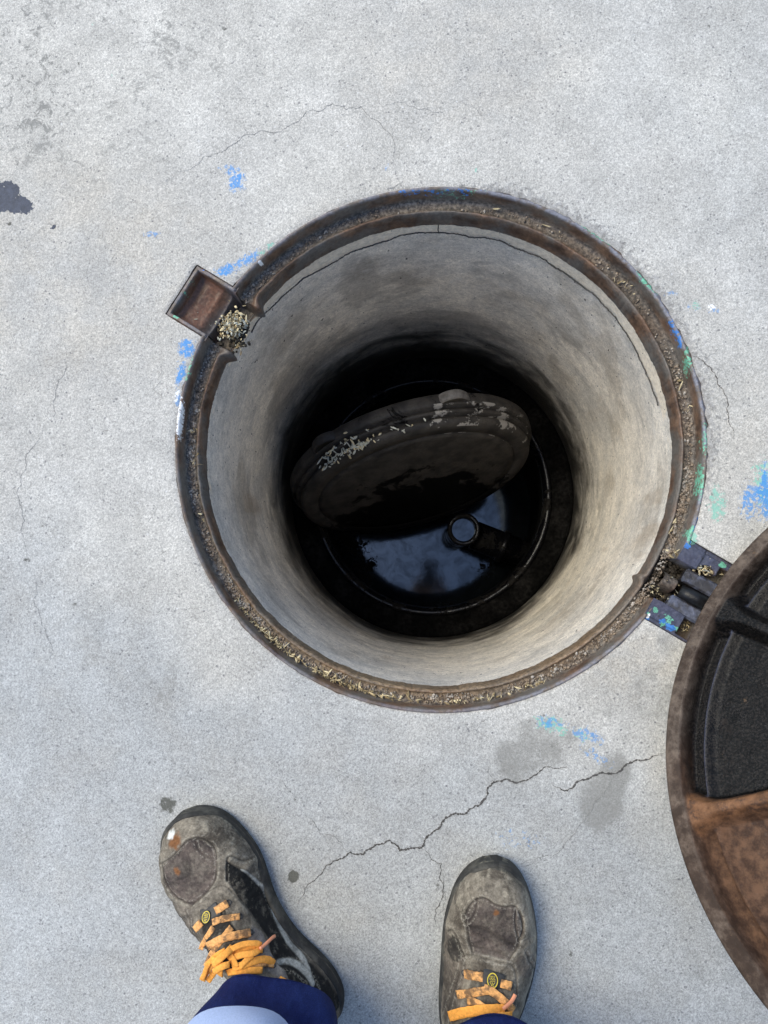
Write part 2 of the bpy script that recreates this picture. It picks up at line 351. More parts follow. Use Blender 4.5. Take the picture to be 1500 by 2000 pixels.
# ---------------------------------------------------------------- ground
NT = 1600
TH = np.linspace(0, 2*np.pi, NT, endpoint=False)
def local(P, ang):
    d = np.array([np.cos(ang), np.sin(ang)]); t = np.array([np.sin(ang), -np.cos(ang)])
    q = np.asarray(P)[..., :2]-C[:2]; return q@d, q@t
def world(u, v, z, ang):
    return np.stack(np.broadcast_arrays(C[0]+u*np.cos(ang)+v*np.sin(ang), C[1]+u*np.sin(ang)-v*np.cos(ang), z), -1)
LU, LV0, LV1 = .4045, -.0405, .0395
HU, HV0, HV1 = .409, -.0585, .0585
def rin(th):
    r = np.full_like(th, R_OUT)
    for ang, um, v0, v1 in ((AL, LU, LV0, LV1), (AH, HU, HV0, HV1)):
        d = (th-ang+np.pi) % (2*np.pi)-np.pi; cd, sd = np.cos(d), -np.sin(d)   # v = r*sd
        vm = np.where(sd > 0, v1, -v0)
        e = np.minimum(um/np.maximum(cd, 1e-6), vm/np.maximum(np.abs(sd), 1e-6)); e = np.where(np.abs(d) < 1, e, 0)
        r = np.maximum(r, e)
    return r
_rin = rin(TH)
_cp = np.stack([np.cos(TH), np.sin(TH), 0*TH], -1)
jit = .0003+.0007*vnoise(_cp, 60)+.003*np.maximum(0, vnoise(_cp, 25)-.62)*2
# broken edge on the upper right
brk = smooth(-.25, 0.05, TH)*(1-smooth(1.2, 1.5, TH)); brk = np.where(TH > 3.5, smooth(-.25, .05, TH-2*np.pi), brk)
jit = jit+brk*.007*np.maximum(0, vnoise(_cp, 45)-.35)
rg = _rin+jit
lev = []
for k in range(14): lev.append(rg+(.475-rg)*(k/14.0)**1.3)
rr = list(np.arange(.475, 1.22, .0052)); x_ = 1.22; 
while x_ < 90: x_ *= 1.28; rr.append(x_)
lev += [np.full(NT, r) for r in rr]
RR = np.array(lev)
GP = np.stack([C[0]+RR*np.cos(TH), C[1]+RR*np.sin(TH), np.zeros_like(RR)], -1)
GP[0, :, 2] = -.0015
gxy = GP[..., :2].reshape(-1, 2)
def blobs(lst, xy=None, soft=.55, z=0.0):
    """lst of (px,py, rx_px, ry_px, angle_deg, strength)"""
    xy = gxy if xy is None else xy; r = np.zeros(len(xy))
    for px, py, rx, ry, an, st in lst:
        c = at(px, py, z); s = 1.0/F; a = math.radians(-an); q = xy-c[:2]
        u_ = (q[:, 0]*math.cos(a)+q[:, 1]*math.sin(a))/(rx*s); v_ = (-q[:, 0]*math.sin(a)+q[:, 1]*math.cos(a))/(ry*s)
        d = np.sqrt(u_*u_+v_*v_); r = np.maximum(r, st*(1-smooth(soft, 1.35, d)))
    return r
dist_c = np.hypot(gxy[:, 0]-C[0], gxy[:, 1]-C[1]); ang_c = np.arctan2(gxy[:, 1]-C[1], gxy[:, 0]-C[0])
pxy = np.stack([gxy[:, 0], gxy[:, 1], 0*gxy[:, 0]], -1)
wob = fbm(pxy, 9, 4)-.5
# cooler, slightly darker lower part: edge runs from (0,760) to (640,1000), then below the hole
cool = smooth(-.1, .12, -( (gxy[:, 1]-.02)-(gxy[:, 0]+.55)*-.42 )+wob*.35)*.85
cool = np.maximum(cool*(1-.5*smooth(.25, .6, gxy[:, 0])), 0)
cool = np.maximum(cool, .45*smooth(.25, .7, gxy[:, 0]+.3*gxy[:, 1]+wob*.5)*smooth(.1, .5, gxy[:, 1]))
warm = blobs([(150, 520, 330, 260, 20, .8), (900, 120, 260, 160, 0, .5), (1300, 620, 120, 120, 0, .3), (1240, 1300, 110, 70, -30, 1), (1450, 900, 160, 200, 0, .5), (700, 420, 160, 60, -20, .6), (1330, 1480, 60, 150, 0, .8)])
moss = blobs([(60, 150, 330, 260, 20, 1), (250, 60, 380, 120, 0, .8), (420, 130, 120, 60, 0, .6)], soft=.2)
stain = blobs([(1050, 1450, 90, 55, -25, .75), (1010, 1490, 45, 40, 0, .8), (1175, 1560, 45, 65, 20, 1), (1200, 1510, 35, 40, 0, .9), (1280, 1350, 50, 70, 0, .5), (1165, 1385, 55, 25, 0, .35), (310, 1330, 130, 60, 10, .35), (250, 1020, 110, 40, 10, .3), (150, 1250, 90, 90, 0, .28), (1330, 1900, 60, 60, 0, .35), (390, 620, 60, 60, 0, 0), (1300, 1260, 30, 30, 0, .6), (370, 700, 130, 30, 90, .1)])
spot = blobs([(573, 1712, 12, 12, 0, 1.5), (328, 1572, 20, 19, 0, 1.0), (105, 442, 7, 6, 30, 1.2), (321, 1078, 8, 9, 0, 1.0), (1115, 1862, 6, 8, 0, .9), (1292, 1785, 10, 9, 0, .55), (484, 1566, 9, 9, 0, .5), (581, 1560, 11, 9, 0, .6), (440, 56, 9, 6, 30, .9), (53, 1093, 8, 8, 0, .8), (852, 1733, 10, 12, 0, .6), (20, 437, 6, 6, 0, 1), (85, 1027, 5, 7, 0, 1), (94, 122, 8, 8, 0, .8), (152, 125, 6, 6, 0, .8), (1062, 1585, 9, 9, 0, .6), (868, 255, 5, 4, 0, 1), (1386, 50, 4, 4, 0, 1), (1060, 1648, 5, 4, 0, 1), (145, 1181, 8, 6, 0, .7), (205, 845, 14, 12, 0, .5)], soft=.4)
blue = blobs([(462, 352, 20, 28, 15, .95), (448, 328, 22, 10, 0, .7), (300, 458, 22, 8, 0, .7), (440, 528, 30, 15, -20, .95), (480, 508, 40, 14, -30, .85), (364, 680, 20, 24, 0, .98), (353, 728, 13, 30, 8, .95), (347, 775, 9, 24, 5, .75), (1075, 1412, 32, 16, 15, .75), (1145, 1435, 38, 16, 15, .75), (1165, 1478, 36, 10, 25, .75), (1465, 980, 22, 40, 0, .85), (1496, 960, 14, 60, 0, 1.05), (1395, 610, 7, 14, 0, .8), (1350, 602, 16, 10, 0, .55), (755, 325, 8, 8, 0, .7), (1310, 575, 14, 10, 0, .6), (1010, 1640, 50, 22, 0, .40), (570, 540, 20, 8, -30, .6)])
green = blobs([(1075, 1416, 34, 15, 12, .85), (1140, 1436, 26, 10, 15, .7), (1400, 985, 17, 38, 0, .95), (1490, 940, 16, 50, 0, .9), (1356, 600, 6, 12, 0, .9), (930, 328, 5, 5, 0, .8), (180, 47, 8, 6, 0, .7), (220, 149, 6, 5, 0, .8), (1058, 1731, 7, 4, 0, .7), (1353, 1055, 12, 16, 0, 1.0), (1318, 1325, 5, 9, 0, .8), (520, 488, 30, 6, -38, .7)])
white = blobs([(345, 772, 7, 14, 5, .9), (1390, 600, 5, 7, 0, .9), (1148, 1584, 4, 3, 20, 1.2)])
tar = blobs([(12, 378, 26, 26, 0, 1.2), (35, 400, 30, 18, 20, 1.1), (5, 400, 20, 16, 0, 1), (104, 443, 6, 5, 0, 1.2)], soft=.8)
chip = np.exp(-np.maximum(0, dist_c-np.interp(ang_c, TH-np.pi, np.roll(_rin, NT//2))-.0)/.015)
chip *= .24+.95*(smooth(-.35, 0, ang_c)*(1-smooth(1.25, 1.6, ang_c)))+.25*(vnoise(pxy, 20)-.5)
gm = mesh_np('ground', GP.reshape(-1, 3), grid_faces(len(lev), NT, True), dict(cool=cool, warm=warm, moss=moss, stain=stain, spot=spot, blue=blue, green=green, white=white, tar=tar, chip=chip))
# cracks: thin ragged strips in the same slab
def fract(pts, n=3, amp=.16):
    pts = [np.array(p, float) for p in pts]
    for k in range(n):
        q = [pts[0]]
        for a, b in zip(pts, pts[1:]):
            d = b-a; q.append((a+b)/2+np.array([-d[1], d[0]])*random.uniform(-amp, amp)); q.append(b)
        pts = q
    return pts
Z4 = lambda p: zpx(p, 540, 1380, 1.829); Z5 = lambda p: zpx(p, 1100, 540, 3.5725); ZA = lambda p: zpx(p, 0, 0, 2); ZB = lambda p: zpx(p, 750, 0, 2); ZC = lambda p: zpx(p, 0, 500, 2)
CR = [(Z4([(1400, 150), (1340, 180), (1290, 190), (1240, 215), (1195, 240), (1150, 240), (1085, 265), (1020, 298), (985, 280)]), 1.5),
 (Z4([(1045, 220), (1010, 222), (960, 215), (925, 245), (890, 265), (830, 262), (775, 270), (755, 290), (720, 355), (680, 380), (640, 380), (605, 395), (580, 435), (535, 470), (515, 505), (470, 508), (440, 515), (405, 478), (360, 492), (310, 528), (265, 520), (210, 550), (150, 605), (100, 650), (75, 720)]), 1.6),
 (Z4([(530, 495), (550, 540), (590, 560), (585, 620), (595, 670), (570, 740), (560, 790)]), .9), (Z4([(265, 520), (235, 490), (215, 470), (170, 460), (125, 400), (90, 370)]), .7),
 (Z4([(1215, 235), (1165, 320), (1100, 410), (1070, 445), (1030, 490), (985, 535), (920, 548), (870, 565)]), .7), (Z4([(20, 260), (45, 300), (75, 325)]), .7), (Z4([(775, 270), (760, 240), (765, 200)]), .5),
 (Z5([(880, 545), (940, 560), (985, 600), (1060, 680), (1120, 795), (1145, 850), (1155, 990), (1185, 1060), (1190, 1120)]), 1.1), (Z5([(940, 560), (1060, 540), (1090, 490)]), .6), (Z5([(1155, 990), (1110, 1000)]), .5), (Z5([(1075, 690), (1095, 640)]), .4),
 (ZA([(650, 760), (640, 720), (760, 650), (840, 600), (890, 575), (930, 550), (1000, 520), (1090, 515), (1150, 480), (1195, 437), (1250, 435), (1300, 405), (1410, 415), (1460, 465), (1500, 503), (1535, 540), (1540, 620), (1560, 715), (1585, 745)]), .75),
 (ZB([(60, 715), (10, 742)]), .8), (ZB([(35, 540), (20, 500)]), .4), (ZB([(715, 440), (700, 490), (680, 550)]), .4), (ZB([(0, 400), (60, 400), (130, 425), (230, 440), (260, 470)]), .45), (ZB([(300, 395), (330, 410), (390, 460), (430, 480)]), .35),
 (ZC([(255, 410), (245, 470), (215, 530), (210, 590), (213, 635)]), .6), (ZC([(180, 650), (140, 730), (100, 775), (85, 850), (65, 930), (85, 990), (80, 1080), (95, 1190)]), .6), (ZC([(110, 1200), (130, 1340), (160, 1440), (195, 1510), (195, 1580)]), .5), (ZC([(620, 980), (600, 1020), (560, 1050)]), .4), (ZC([(440, 1580), (430, 1640)]), .4),
 ([(885, 1690), (870, 1760), (850, 1800)], .5), ([(320, 700), (300, 760), (330, 800)], .35), ([(960, 1400), (940, 1410), (928, 1440)], .5), ([(860, 1395), (855, 1412)], .6)]
b = MB()
def strip(b, pts3, w0, nrm=(0, 0, 1), mi=0):
    pts3 = [np.array(p, float) for p in pts3]; V = []; n = len(pts3); nrm = np.array(nrm, float)
    for i, p in enumerate(pts3):
        t = pts3[min(i+1, n-1)]-pts3[max(i-1, 0)]; s_ = np.cross(nrm, t); s_ /= np.linalg.norm(s_)+1e-12
        e = min(1, 4*min(i, n-1-i)/n+.15); wv = w0*e*random.uniform(.25, 1.1)*.5
        V += [p-s_*wv, p+s_*wv]
    b.add(V, [(2*i, 2*i+1, 2*i+3, 2*i+2) for i in range(n-1)], mi)
for pts, wd in CR:
    q = [at(x, y, .0004) for x, y in fract(pts, 4, .17)]
    q = [p for p in q if np.hypot(*(p-C)[:2]) > R_OUT+.001]
    if len(q) > 3: strip(b, q, wd*.00125*(1.5 if wd > 1.2 else 1), mi=int(wd < .85))
# merge the crack strips into the ground mesh
ng = len(gm.vertices); cm = mesh_np('tmp', b.v, b.f)
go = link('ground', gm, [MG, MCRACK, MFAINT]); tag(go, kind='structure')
import bmesh
bm = bmesh.new(); bm.from_mesh(cm)
_m = b.m
for f, k_ in zip(bm.faces, _m): f.material_index = 1+k_
bm.to_mesh(cm); bm.free()
bm = bmesh.new(); bm.from_mesh(gm); bm.from_mesh(cm); bm.to_mesh(gm); bm.free(); bpy.data.meshes.remove(cm)
gm.polygons.foreach_set('use_smooth', [True]*len(gm.polygons))

# ---------------------------------------------------------------- manhole frame
frame = empty('manhole_surround', tuple(C)); tag(frame, 'rusty cast iron manhole frame set in the concrete around the open shaft', 'manhole frame')
dL = (TH-AL+np.pi) % (2*np.pi)-np.pi; dH = (TH-AH+np.pi) % (2*np.pi)-np.pi
prof = np.array([(.3222, -.062), (.3222, -.050), (.3224, -.036), (.3230, -.0255), (.3246, -.0245), (.3260, -.0250), (.3268, -.0275), (.3290, -.0285), (.3320, -.0285), (.3360, -.0285), (.3395, -.0280), (.3412, -.0262), (.3420, -.018), (.3426, -.006), (.3430, -.0022), (.3438, -.0006), (.3452, 0.0004), (.3466, 0.0004), (.3474, -.0004), (.3478, -.0018), (.3560, -.0022), (.3700, -.0065), (.4250, -.0070)])
PR, PZ = prof[:, 0], prof[:, 1]; K = len(PR)
r2 = np.repeat(PR[:, None], NT, 1); z2 = np.repeat(PZ[:, None], NT, 1)
vL = -np.sin(dL)*r2; uL = np.cos(dL)*r2; vH = -np.sin(dH)*r2; uH = np.cos(dH)*r2
onL = (np.abs(dL) < .5)[None]; onH = (np.abs(dH) < .5)[None]
wav = vnoise(_cp, 22)-.5
inn = smooth(.330, .3222, PR)[:, None]
r2 = r2-inn*(.0022*wav[None]+.0010*(vnoise(_cp, 120)[None]-.5))
bmp = np.exp(-((np.abs(vL)-.0385)/.006)**2)*onL; r2 = r2-inn*.012*bmp
bmp = np.exp(-((vH-.012)/.005)**2)*onH; r2 = r2-inn*.006*bmp
inL = onL*(1-smooth(.032, .0365, np.abs(vL))); z2 = np.where(inL > 0, z2*(1-inL)+inL*(-.062), z2)
inH = onH*(1-smooth(.026, .030, np.abs(vH)))*smooth(.328, .333, r2); z2 = z2*(1-inH)+inH*(-.058)
outp = (PR > .3476)[:, None]*(onL*(np.abs(vL) < .045)+onH*(np.abs(vH) < .063)); z2 = np.where(outp > 0, -.066, z2)
P2 = np.stack([C[0]+r2*np.cos(TH), C[1]+r2*np.sin(TH), z2], -1)
P2[..., 2] += (fbm(P2, 160, 3)-.5)*.0016*((z2 > -.05))
fxy = P2[..., :2].reshape(-1, 2); zz = z2.ravel(); rr_ = r2.ravel()
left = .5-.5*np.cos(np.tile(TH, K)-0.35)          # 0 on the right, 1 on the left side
FG = [(368, 720, 6, 30, 15, .9), (505, 545, 30, 5, -40, 1.1), (620, 440, 30, 5, -25, .7), (900, 372, 60, 3, 3, .45), (1160, 455, 50, 5, 38, 1.1), (1262, 552, 30, 5, 50, 1.1), (1345, 700, 5, 30, -10, .9), (1378, 860, 5, 40, 0, .8), (1370, 940, 5, 40, 5, 1.0), (1352, 1045, 8, 22, 20, 1.2), (1230, 1250, 40, 5, -35, .7), (1150, 1315, 30, 5, -28, .9), (340, 800, 5, 20, 0, .6)]
FB = [(1362, 1030, 6, 26, 18, 1.0), (1200, 480, 40, 5, 40, .8), (1320, 650, 6, 40, -20, .8), (850, 373, 120, 4, 0, .55), (1100, 1350, 120, 5, -20, .5), (360, 700, 5, 15, 10, .8)]
FWH = [(351, 818, 7, 42, 3, .95), (346, 770, 5, 16, 8, 1.2), (508, 512, 4, 3, 0, 1.2)]
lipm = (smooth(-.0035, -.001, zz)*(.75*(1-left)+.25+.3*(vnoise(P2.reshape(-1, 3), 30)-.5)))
seat = ((zz < -.024) & (rr_ > .3264) & (rr_ < .3415))*1.0
bot = smooth(.3, 1.0, -np.sin(np.tile(TH, K)))
tan = np.clip(bot*(rr_ < .3330)*.55*(.3+vnoise(P2.reshape(-1, 3), 26)), 0, 1)+(rr_ < .3234)*.25*bot
fa = dict(lip=lipm*(zz > -.004), seat=seat, tan=tan, plate=0*zz, green=blobs(FG, fxy)*(zz > -.02), blue=blobs(FB, fxy)*(zz > -.01), white=blobs(FWH, fxy)*(zz > -.01))
link('frame_ring', mesh_np('frame_ring', P2.reshape(-1, 3), grid_faces(K, NT, True), fa), MF, frame)
# crumbled mortar bed seen in the gap and under the frame
# lifting pocket
def patch(name, ang, u0, u1, v0, v1, fz, attrs, mat, parent, st=.0009, wallz=-.066):
    U = np.arange(u0, u1+st, st); V = np.arange(v0, v1+st, st); uu, vv = np.meshgrid(U, V, indexing='ij')
    z = fz(uu, vv); P = world(uu, vv, z, ang); P[..., 2] += (fbm(P, 150, 3)-.5)*.0016
    z = P[..., 2]
    h, w_ = uu.shape; Vv = P.reshape(-1, 3); Fq = grid_faces(h, w_)
    at_ = {k: (f(uu, vv, z).ravel() if not isinstance(f, list) else (blobs(f, Vv[:, :2])*(z.ravel() > -.02))) for k, f in attrs.items()}
    return link(name, mesh_np(name, Vv, Fq, at_), mat, parent)
def zpock(u, v):
    av = np.abs(v+.0005); e = .0012*(vnoise(np.stack([u, v, 0*u], -1), 90)-.5)
    wall = np.maximum(smooth(.0325, .0345, av+e), smooth(.3965, .3985, u+e))
    fl = -.020-.004*smooth(.385, .365, u)-.010*smooth(.366, .352, u)-.030*smooth(.351, .346, u)-.004*np.clip(1-av/.034, 0, 1)
    fl = fl+.004*smooth(.39, .3985, u)+.003*smooth(.026, .034, av)
    z = fl*(1-wall)+.0006*wall
    out = np.maximum(smooth(.0388, .0396, av+e), smooth(.4028, .4036, u+e)); z = z*(1-out)-.006*out
    cut = (u < .3405)
    return np.where(cut & (wall > .5), -.003, z)
la = dict(pocket=lambda u, v, z: smooth(.352, .366, u)*(z < -.006), lip=lambda u, v, z: smooth(-.003, -.001, z)*.45, seat=lambda u, v, z: 0*u, tan=lambda u, v, z: 0*u, plate=lambda u, v, z: .35*smooth(.36, .35, u),
          green=[(450, 518, 8, 4, 20, .6), (345, 618, 7, 5, 30, 1.3), (362, 572, 4, 4, 0, 1), (372, 550, 3, 8, 30, .8)], blue=[(395, 527, 6, 4, 0, .6)], white=[(410, 603, 3, 3, 0, 1.2), (375, 530, 3, 3, 0, 1)])
patch('pocket_box', AL, .3385, .4075, -.0432, .0422, zpock, la, MF, frame)
def zhinge(u, v):
    av = np.abs(v); e = .0016*(vnoise(np.stack([u, v, 0*u], -1), 70)-.5)
    plate = smooth(.0275, .0288, av+e)
    bite = smooth(.0135, .012, np.hypot(u-.381, v+.0275)+e); plate = plate*(1-bite)
    hole = smooth(.3845, .3858, u)*smooth(.4045, .403, u)*smooth(.0285, .0300, v)*smooth(.0545, .053, v)
    hole2 = smooth(.392, .3933, u)*smooth(.406, .405, u)*smooth(.0285, .0300, -v)*smooth(.0475, .046, -v)
    plate = plate*(1-np.maximum(hole, hole2))
    low = -.058*(1-np.maximum(hole, hole2))-.034*np.maximum(hole, hole2)
    # worn step in the plates
    top = .0006-.0022*smooth(.366, .368, u)*(v < 0)-.0030*smooth(.052, .0535, av)
    z = low*(1-plate)+top*plate
    out = np.maximum(smooth(.0575, .0585, av+e), smooth(.4078, .4088, u+e)); z = z*(1-out)-.006*out
    tong = np.exp(-((v-.001)/.013)**4)*smooth(.368, .358, u+.02*np.abs(v)); z = np.maximum(z, -.058+.048*tong+.004*vnoise(np.stack([u, v, 0*u], -1), 120)*tong)
    return z
ha = dict(lip=lambda u, v, z: 0*u, seat=lambda u, v, z: smooth(.36, .35, u)*(np.abs(v) < .027), tan=lambda u, v, z: 0*u, plate=lambda u, v, z: smooth(-.008, -.004, z),
          green=[(1352, 1052, 9, 14, 20, 1.1), (1280, 1192, 5, 7, 0, 1.25), (1305, 1205, 12, 5, 40, 1.1), (1294, 1217, 5, 8, 0, 1.2), (1305, 1218, 6, 6, 0, 1.2), (1320, 1228, 8, 5, 30, 1.1), (1266, 1198, 3, 4, 0, 1), (1413, 1104, 8, 6, 0, 1.3), (1340, 1238, 8, 4, 20, 1)],
          blue=[(1345, 1062, 6, 12, 25, 1.2), (1294, 1212, 7, 6, 0, 1.0), (1310, 1226, 12, 6, 30, 1.2), (1265, 1208, 5, 4, 0, 1)], white=[(1266, 1203, 3, 5, 30, 1)])
patch('hinge_box', AH, .3390, .4110, -.0605, .0605, zhinge, ha, MF, frame)

# ---------------------------------------------------------------- shaft
shaft = empty('manhole_shaft', (C[0], C[1], -.775)); tag(shaft, 'round concrete manhole shaft, pale at the top and wet black at the bottom', 'manhole shaft')
nz = 150; ZZ = np.linspace(-.0605, -.80, nz); T3 = np.linspace(0, 2*np.pi, 900, endpoint=False)
tt, z3 = np.meshgrid(T3, ZZ); 
cyl = np.stack([np.cos(tt), np.sin(tt), z3*2], -1)
r3 = .3262+.0030*(fbm(cyl, 3, 3)-.5)+.0012*(fbm(cyl, 14, 3)-.5)
crack_z = -.094-.012*(vnoise(np.stack([np.cos(T3), np.sin(T3), 0*T3], -1), 5)-.5)*2-.006*(vnoise(np.stack([np.cos(T3), np.sin(T3), 0*T3], -1), 16)-.5)*2
mor = smooth(-.002, .001, z3-crack_z[None]); 
mreg = smooth(.0, .25, np.abs((tt-1.45+np.pi) % (2*np.pi)-np.pi)*-1+1.35)
r3 = r3-.0022*mor*mreg
PW = np.stack([C[0]+r3*np.cos(tt), C[1]+r3*np.sin(tt), z3], -1)
wl = -.575+.04*np.cos(tt-2.3)                       # grime and painted shade reach higher at the upper left
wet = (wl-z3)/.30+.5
damp = np.zeros_like(z3)
for (t0, z0, rt, rz, s_) in ((1.95, -.24, .16, .13, 1), (1.78, -.30, .22, .10, .8), (1.25, -.22, .2, .07, .55), (.75, -.33, .3, .08, .5), (1.5, -.50, .6, .09, 1), (2.6, -.45, .5, .12, .8), (3.3, -.3, .3, .1, .55), (4.2, -.42, .7, .06, .55), (5.2, -.45, .8, .05, .5), (.35, -.62, .3, .07, .8), (.1, -.2, .3, .07, .4), (2.3, -.35, .25, .1, .7), (3.9, -.2, .4, .05, .4)):
    d = np.hypot(((tt-t0+np.pi) % (2*np.pi)-np.pi)/rt, (z3-z0)/rz); damp = np.maximum(damp, s_*(1-smooth(.4, 1.3, d)))
sm_ = mesh_np('shaft_wall', PW.reshape(-1, 3), grid_faces(nz, 900, True), dict(wet=np.clip(wet, 0, 1.3), damp=damp, mortar=mor*(.35+.65*mreg)))
b = MB()
def wallpt(px, py, off=.0012):
    d = ray(px, py); o = CAMP-C; a = d[0]**2+d[1]**2; bb = d[0]*o[0]+d[1]*o[1]; cc = o[0]**2+o[1]**2-(.3245-off)**2
    return CAMP+d*((-bb+math.sqrt(bb*bb-a*cc))/a)
# joint crack under the mortar ring
k0 = int(-.05/(2*np.pi)*900); idx = [(k) % 900 for k in range(30, 366)]
q = [np.array([C[0]+.3250*math.cos(T3[i]), C[1]+.3250*math.sin(T3[i]), crack_z[i]+random.uniform(-.0012, .0012)]) for i in idx]
V = []
for i, p in zip(idx, q):
    n_ = .0026*random.uniform(.1, 1.0)*float(smooth(.38, .55, vnoise(np.array([math.cos(T3[i])*3, math.sin(T3[i])*3, 0]), 6))*.8+.2)*(.4+.9*vnoise(np.array([math.cos(T3[i]), math.sin(T3[i]), 0]), 9)); rad = np.array([math.cos(T3[i]), math.sin(T3[i]), 0]); V += [p-rad*.0034+np.array([0, 0, n_*.5]), p-rad*.0010-np.array([0, 0, n_*.5])]
b.add(V, [(2*i, 2*i+1, 2*i+3, 2*i+2) for i in range(len(idx)-1)])
for pts, wd in (([(857, 455), (855, 434)], 1.0),):
    q = [wallpt(*p) for p in fract(pts, 3)]
    for a_, b_ in zip(q, q[1:]):
        dd = np.cross(b_-a_, (a_-C)*[1, 1, 0]); dd /= np.linalg.norm(dd); e = dd*.0008*wd
        b.add([a_-e, a_+e, b_+e, b_-e], [(0, 1, 2, 3)])
cm = mesh_np('tmp2', b.v, b.f)
bm = bmesh.new(); bm.from_mesh(cm)
for f in bm.faces: f.material_index = 1
bm.to_mesh(cm); bm.free()
bm = bmesh.new(); bm.from_mesh(sm_); bm.from_mesh(cm); bm.to_mesh(sm_); bm.free()
link('shaft_wall', sm_, [MW, MCRACK], shaft)
def lathe(name, prof, mat, parent, n=256, c=C, jit_=.0004):
    T = np.linspace(0, 2*np.pi, n, endpoint=False); V = []
    for r, z in prof:
        for t in T: V.append((c[0]+r*math.cos(t), c[1]+r*math.sin(t), z))
    V = np.array(V); V += (fbm(V, 40, 3)[:, None]-.5)*jit_*6*np.array([0, 0, 1])
    return link(name, mesh_np(name, V, grid_faces(len(prof), n, True)), mat, parent)
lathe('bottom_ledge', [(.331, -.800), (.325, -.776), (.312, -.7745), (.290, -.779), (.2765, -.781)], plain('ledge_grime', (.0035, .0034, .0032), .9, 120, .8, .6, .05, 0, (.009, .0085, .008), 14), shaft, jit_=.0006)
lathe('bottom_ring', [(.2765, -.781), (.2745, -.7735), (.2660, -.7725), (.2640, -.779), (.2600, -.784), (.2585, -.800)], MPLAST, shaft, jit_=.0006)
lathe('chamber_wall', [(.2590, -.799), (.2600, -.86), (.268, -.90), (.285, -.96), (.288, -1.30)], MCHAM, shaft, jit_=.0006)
# hidden collar between frame and ground level
lathe('mortar_bed', [(.3270, -.0620), (.3300, -.0640), (.36, -.0665), (.45, -.0672)], MUNDER, shaft, 128, jit_=0)
# water
WZ = -1.22; V = []; nr = 60; T = np.linspace(0, 2*np.pi, 160, endpoint=False)
for r in np.linspace(0, .292, nr):
    for t in T: V.append((C[0]+r*math.cos(t), C[1]+r*math.sin(t), WZ))
V = np.array(V); scum = np.clip(blobs([(690, 1060, 80, 150, -25, .75), (712, 1110, 90, 90, -30, .72), (950, 1110, 70, 60, -40, .55), (880, 1185, 150, 40, -10, .5), (770, 1180, 110, 36, 10, .6)], V[:, :2], .1, WZ), 0, 1)
wo = link('water', mesh_np('water', V, grid_faces(nr, 160, True), dict(scum=scum)), MWA); tag(wo, kind='structure')

# outlet pipe
pipe = empty('outlet_pipe', tuple(at(906, 1032, -1.1))); tag(pipe, 'short black plastic outlet pipe with its round mouth open above the water', 'pipe')
pm = at(906, 1034, -.885); pe = at(1050, 1096, -.99)
b = MB(); n = 40; V = []
for r, z in ((.027, -1.2), (.0285, -.90), (.0290, -.887), (.0330, -.8835), (.0400, -.885), (.0405, -.905), (.0375, -.909), (.0370, -1.2)):
    for k in range(n): q = 2*math.pi*k/n; V.append((pm[0]+r*math.cos(q), pm[1]+r*math.sin(q), z))
b.add(V, grid_faces(8, n, True).tolist()); b.build('pipe_mouth', MPLAST, pipe)
dr_ = (pe-pm)*[1, 1, 0]; dr_ /= np.linalg.norm(dr_); p0 = np.array([pm[0], pm[1], -.945])+dr_*.03
b = MB(); b.tube([p0, p0+dr_*.07, p0+dr_*.0701, p0+dr_*.085, p0+dr_*.0851, p0+dr_*.19], [.036, .036, .041, .041, .036, .036], 32); b.build('pipe_arm', MPLAST, pipe)
b = MB(); b.add([(pm[0], pm[1], -.915)]+[(pm[0]+.0283*math.cos(2*math.pi*k/n), pm[1]+.0283*math.sin(2*math.pi*k/n), -.915) for k in range(n)], [(0, 1+k, 1+(k+1) % n) for k in range(n)])
o = b.build('pipe_water', MWA, pipe)

# ---------------------------------------------------------------- fallen inner lid
LT, LAZ, LR = 1.271, -1.298, .25
LC = at(815, 947, -.635)
ln = np.array([math.sin(LT)*math.cos(LAZ), math.sin(LT)*math.sin(LAZ), math.cos(LT)]); l1 = np.cross(ln, [0, 0, 1.0]); l1 /= np.linalg.norm(l1); l2 = np.cross(ln, l1)
if l2[2] < 0: l1, l2 = -l1, -l2               # l2 = up the slope
lid = empty('inner_lid', tuple(LC)); tag(lid, 'round black inner lid fallen into the shaft, leaning on its edge above the water', 'lid')
n = 400; prof = [(0, 0), (.10, 0), (.18, 0), (.2115, 0), (.2125, -.0034), (.2155, -.0034), (.2165, 0), (.235, .0002), (.2435, -.001), (.2485, -.0045), (.2500, -.009), (.2500, -.013), (.2490, -.0145), (.2370, -.0150), (.2370, -.0210), (.2530, -.0215), (.2560, -.0230), (.2565, -.0265), (.2550, -.0285), (.2430, -.0290), (.2430, -.0335), (.2600, -.0340), (.2635, -.0360), (.2645, -.040), (.2650, -.055), (.2630, -.058), (.25, -.060), (.20, -.052), (0, -.052)]
pr = []
for (r0, h0), (r1, h1) in zip(prof, prof[1:]):
    k = max(1, int(abs(r1-r0)/.012))
    for i in range(k): pr.append((r0+(r1-r0)*i/k, h0+(h1-h0)*i/k))
pr.append(prof[-1]); T = np.linspace(0, 2*np.pi, n, endpoint=False); V = []; wt = []; se = []
for r, h in pr:
    for t in T:
        a_, c_ = r*math.cos(t), r*math.sin(t); V.append(LC+l1*a_+l2*c_+ln*h)
        sx = (l1[0] > 0)*2-1
        wt.append((.62-c_*3.6-max(0, abs(a_+.02*sx)-.05)*3.4) if h > -.008 else .25); se.append(1.0 if (-.04 < h < -.003 or (r > .236 and h > -.01)) and c_ > .05 and a_*sx > .05 else 0)
V = np.array(V)
V += ((fbm(V, 30, 3)-.5)*.0008)[:, None]*ln
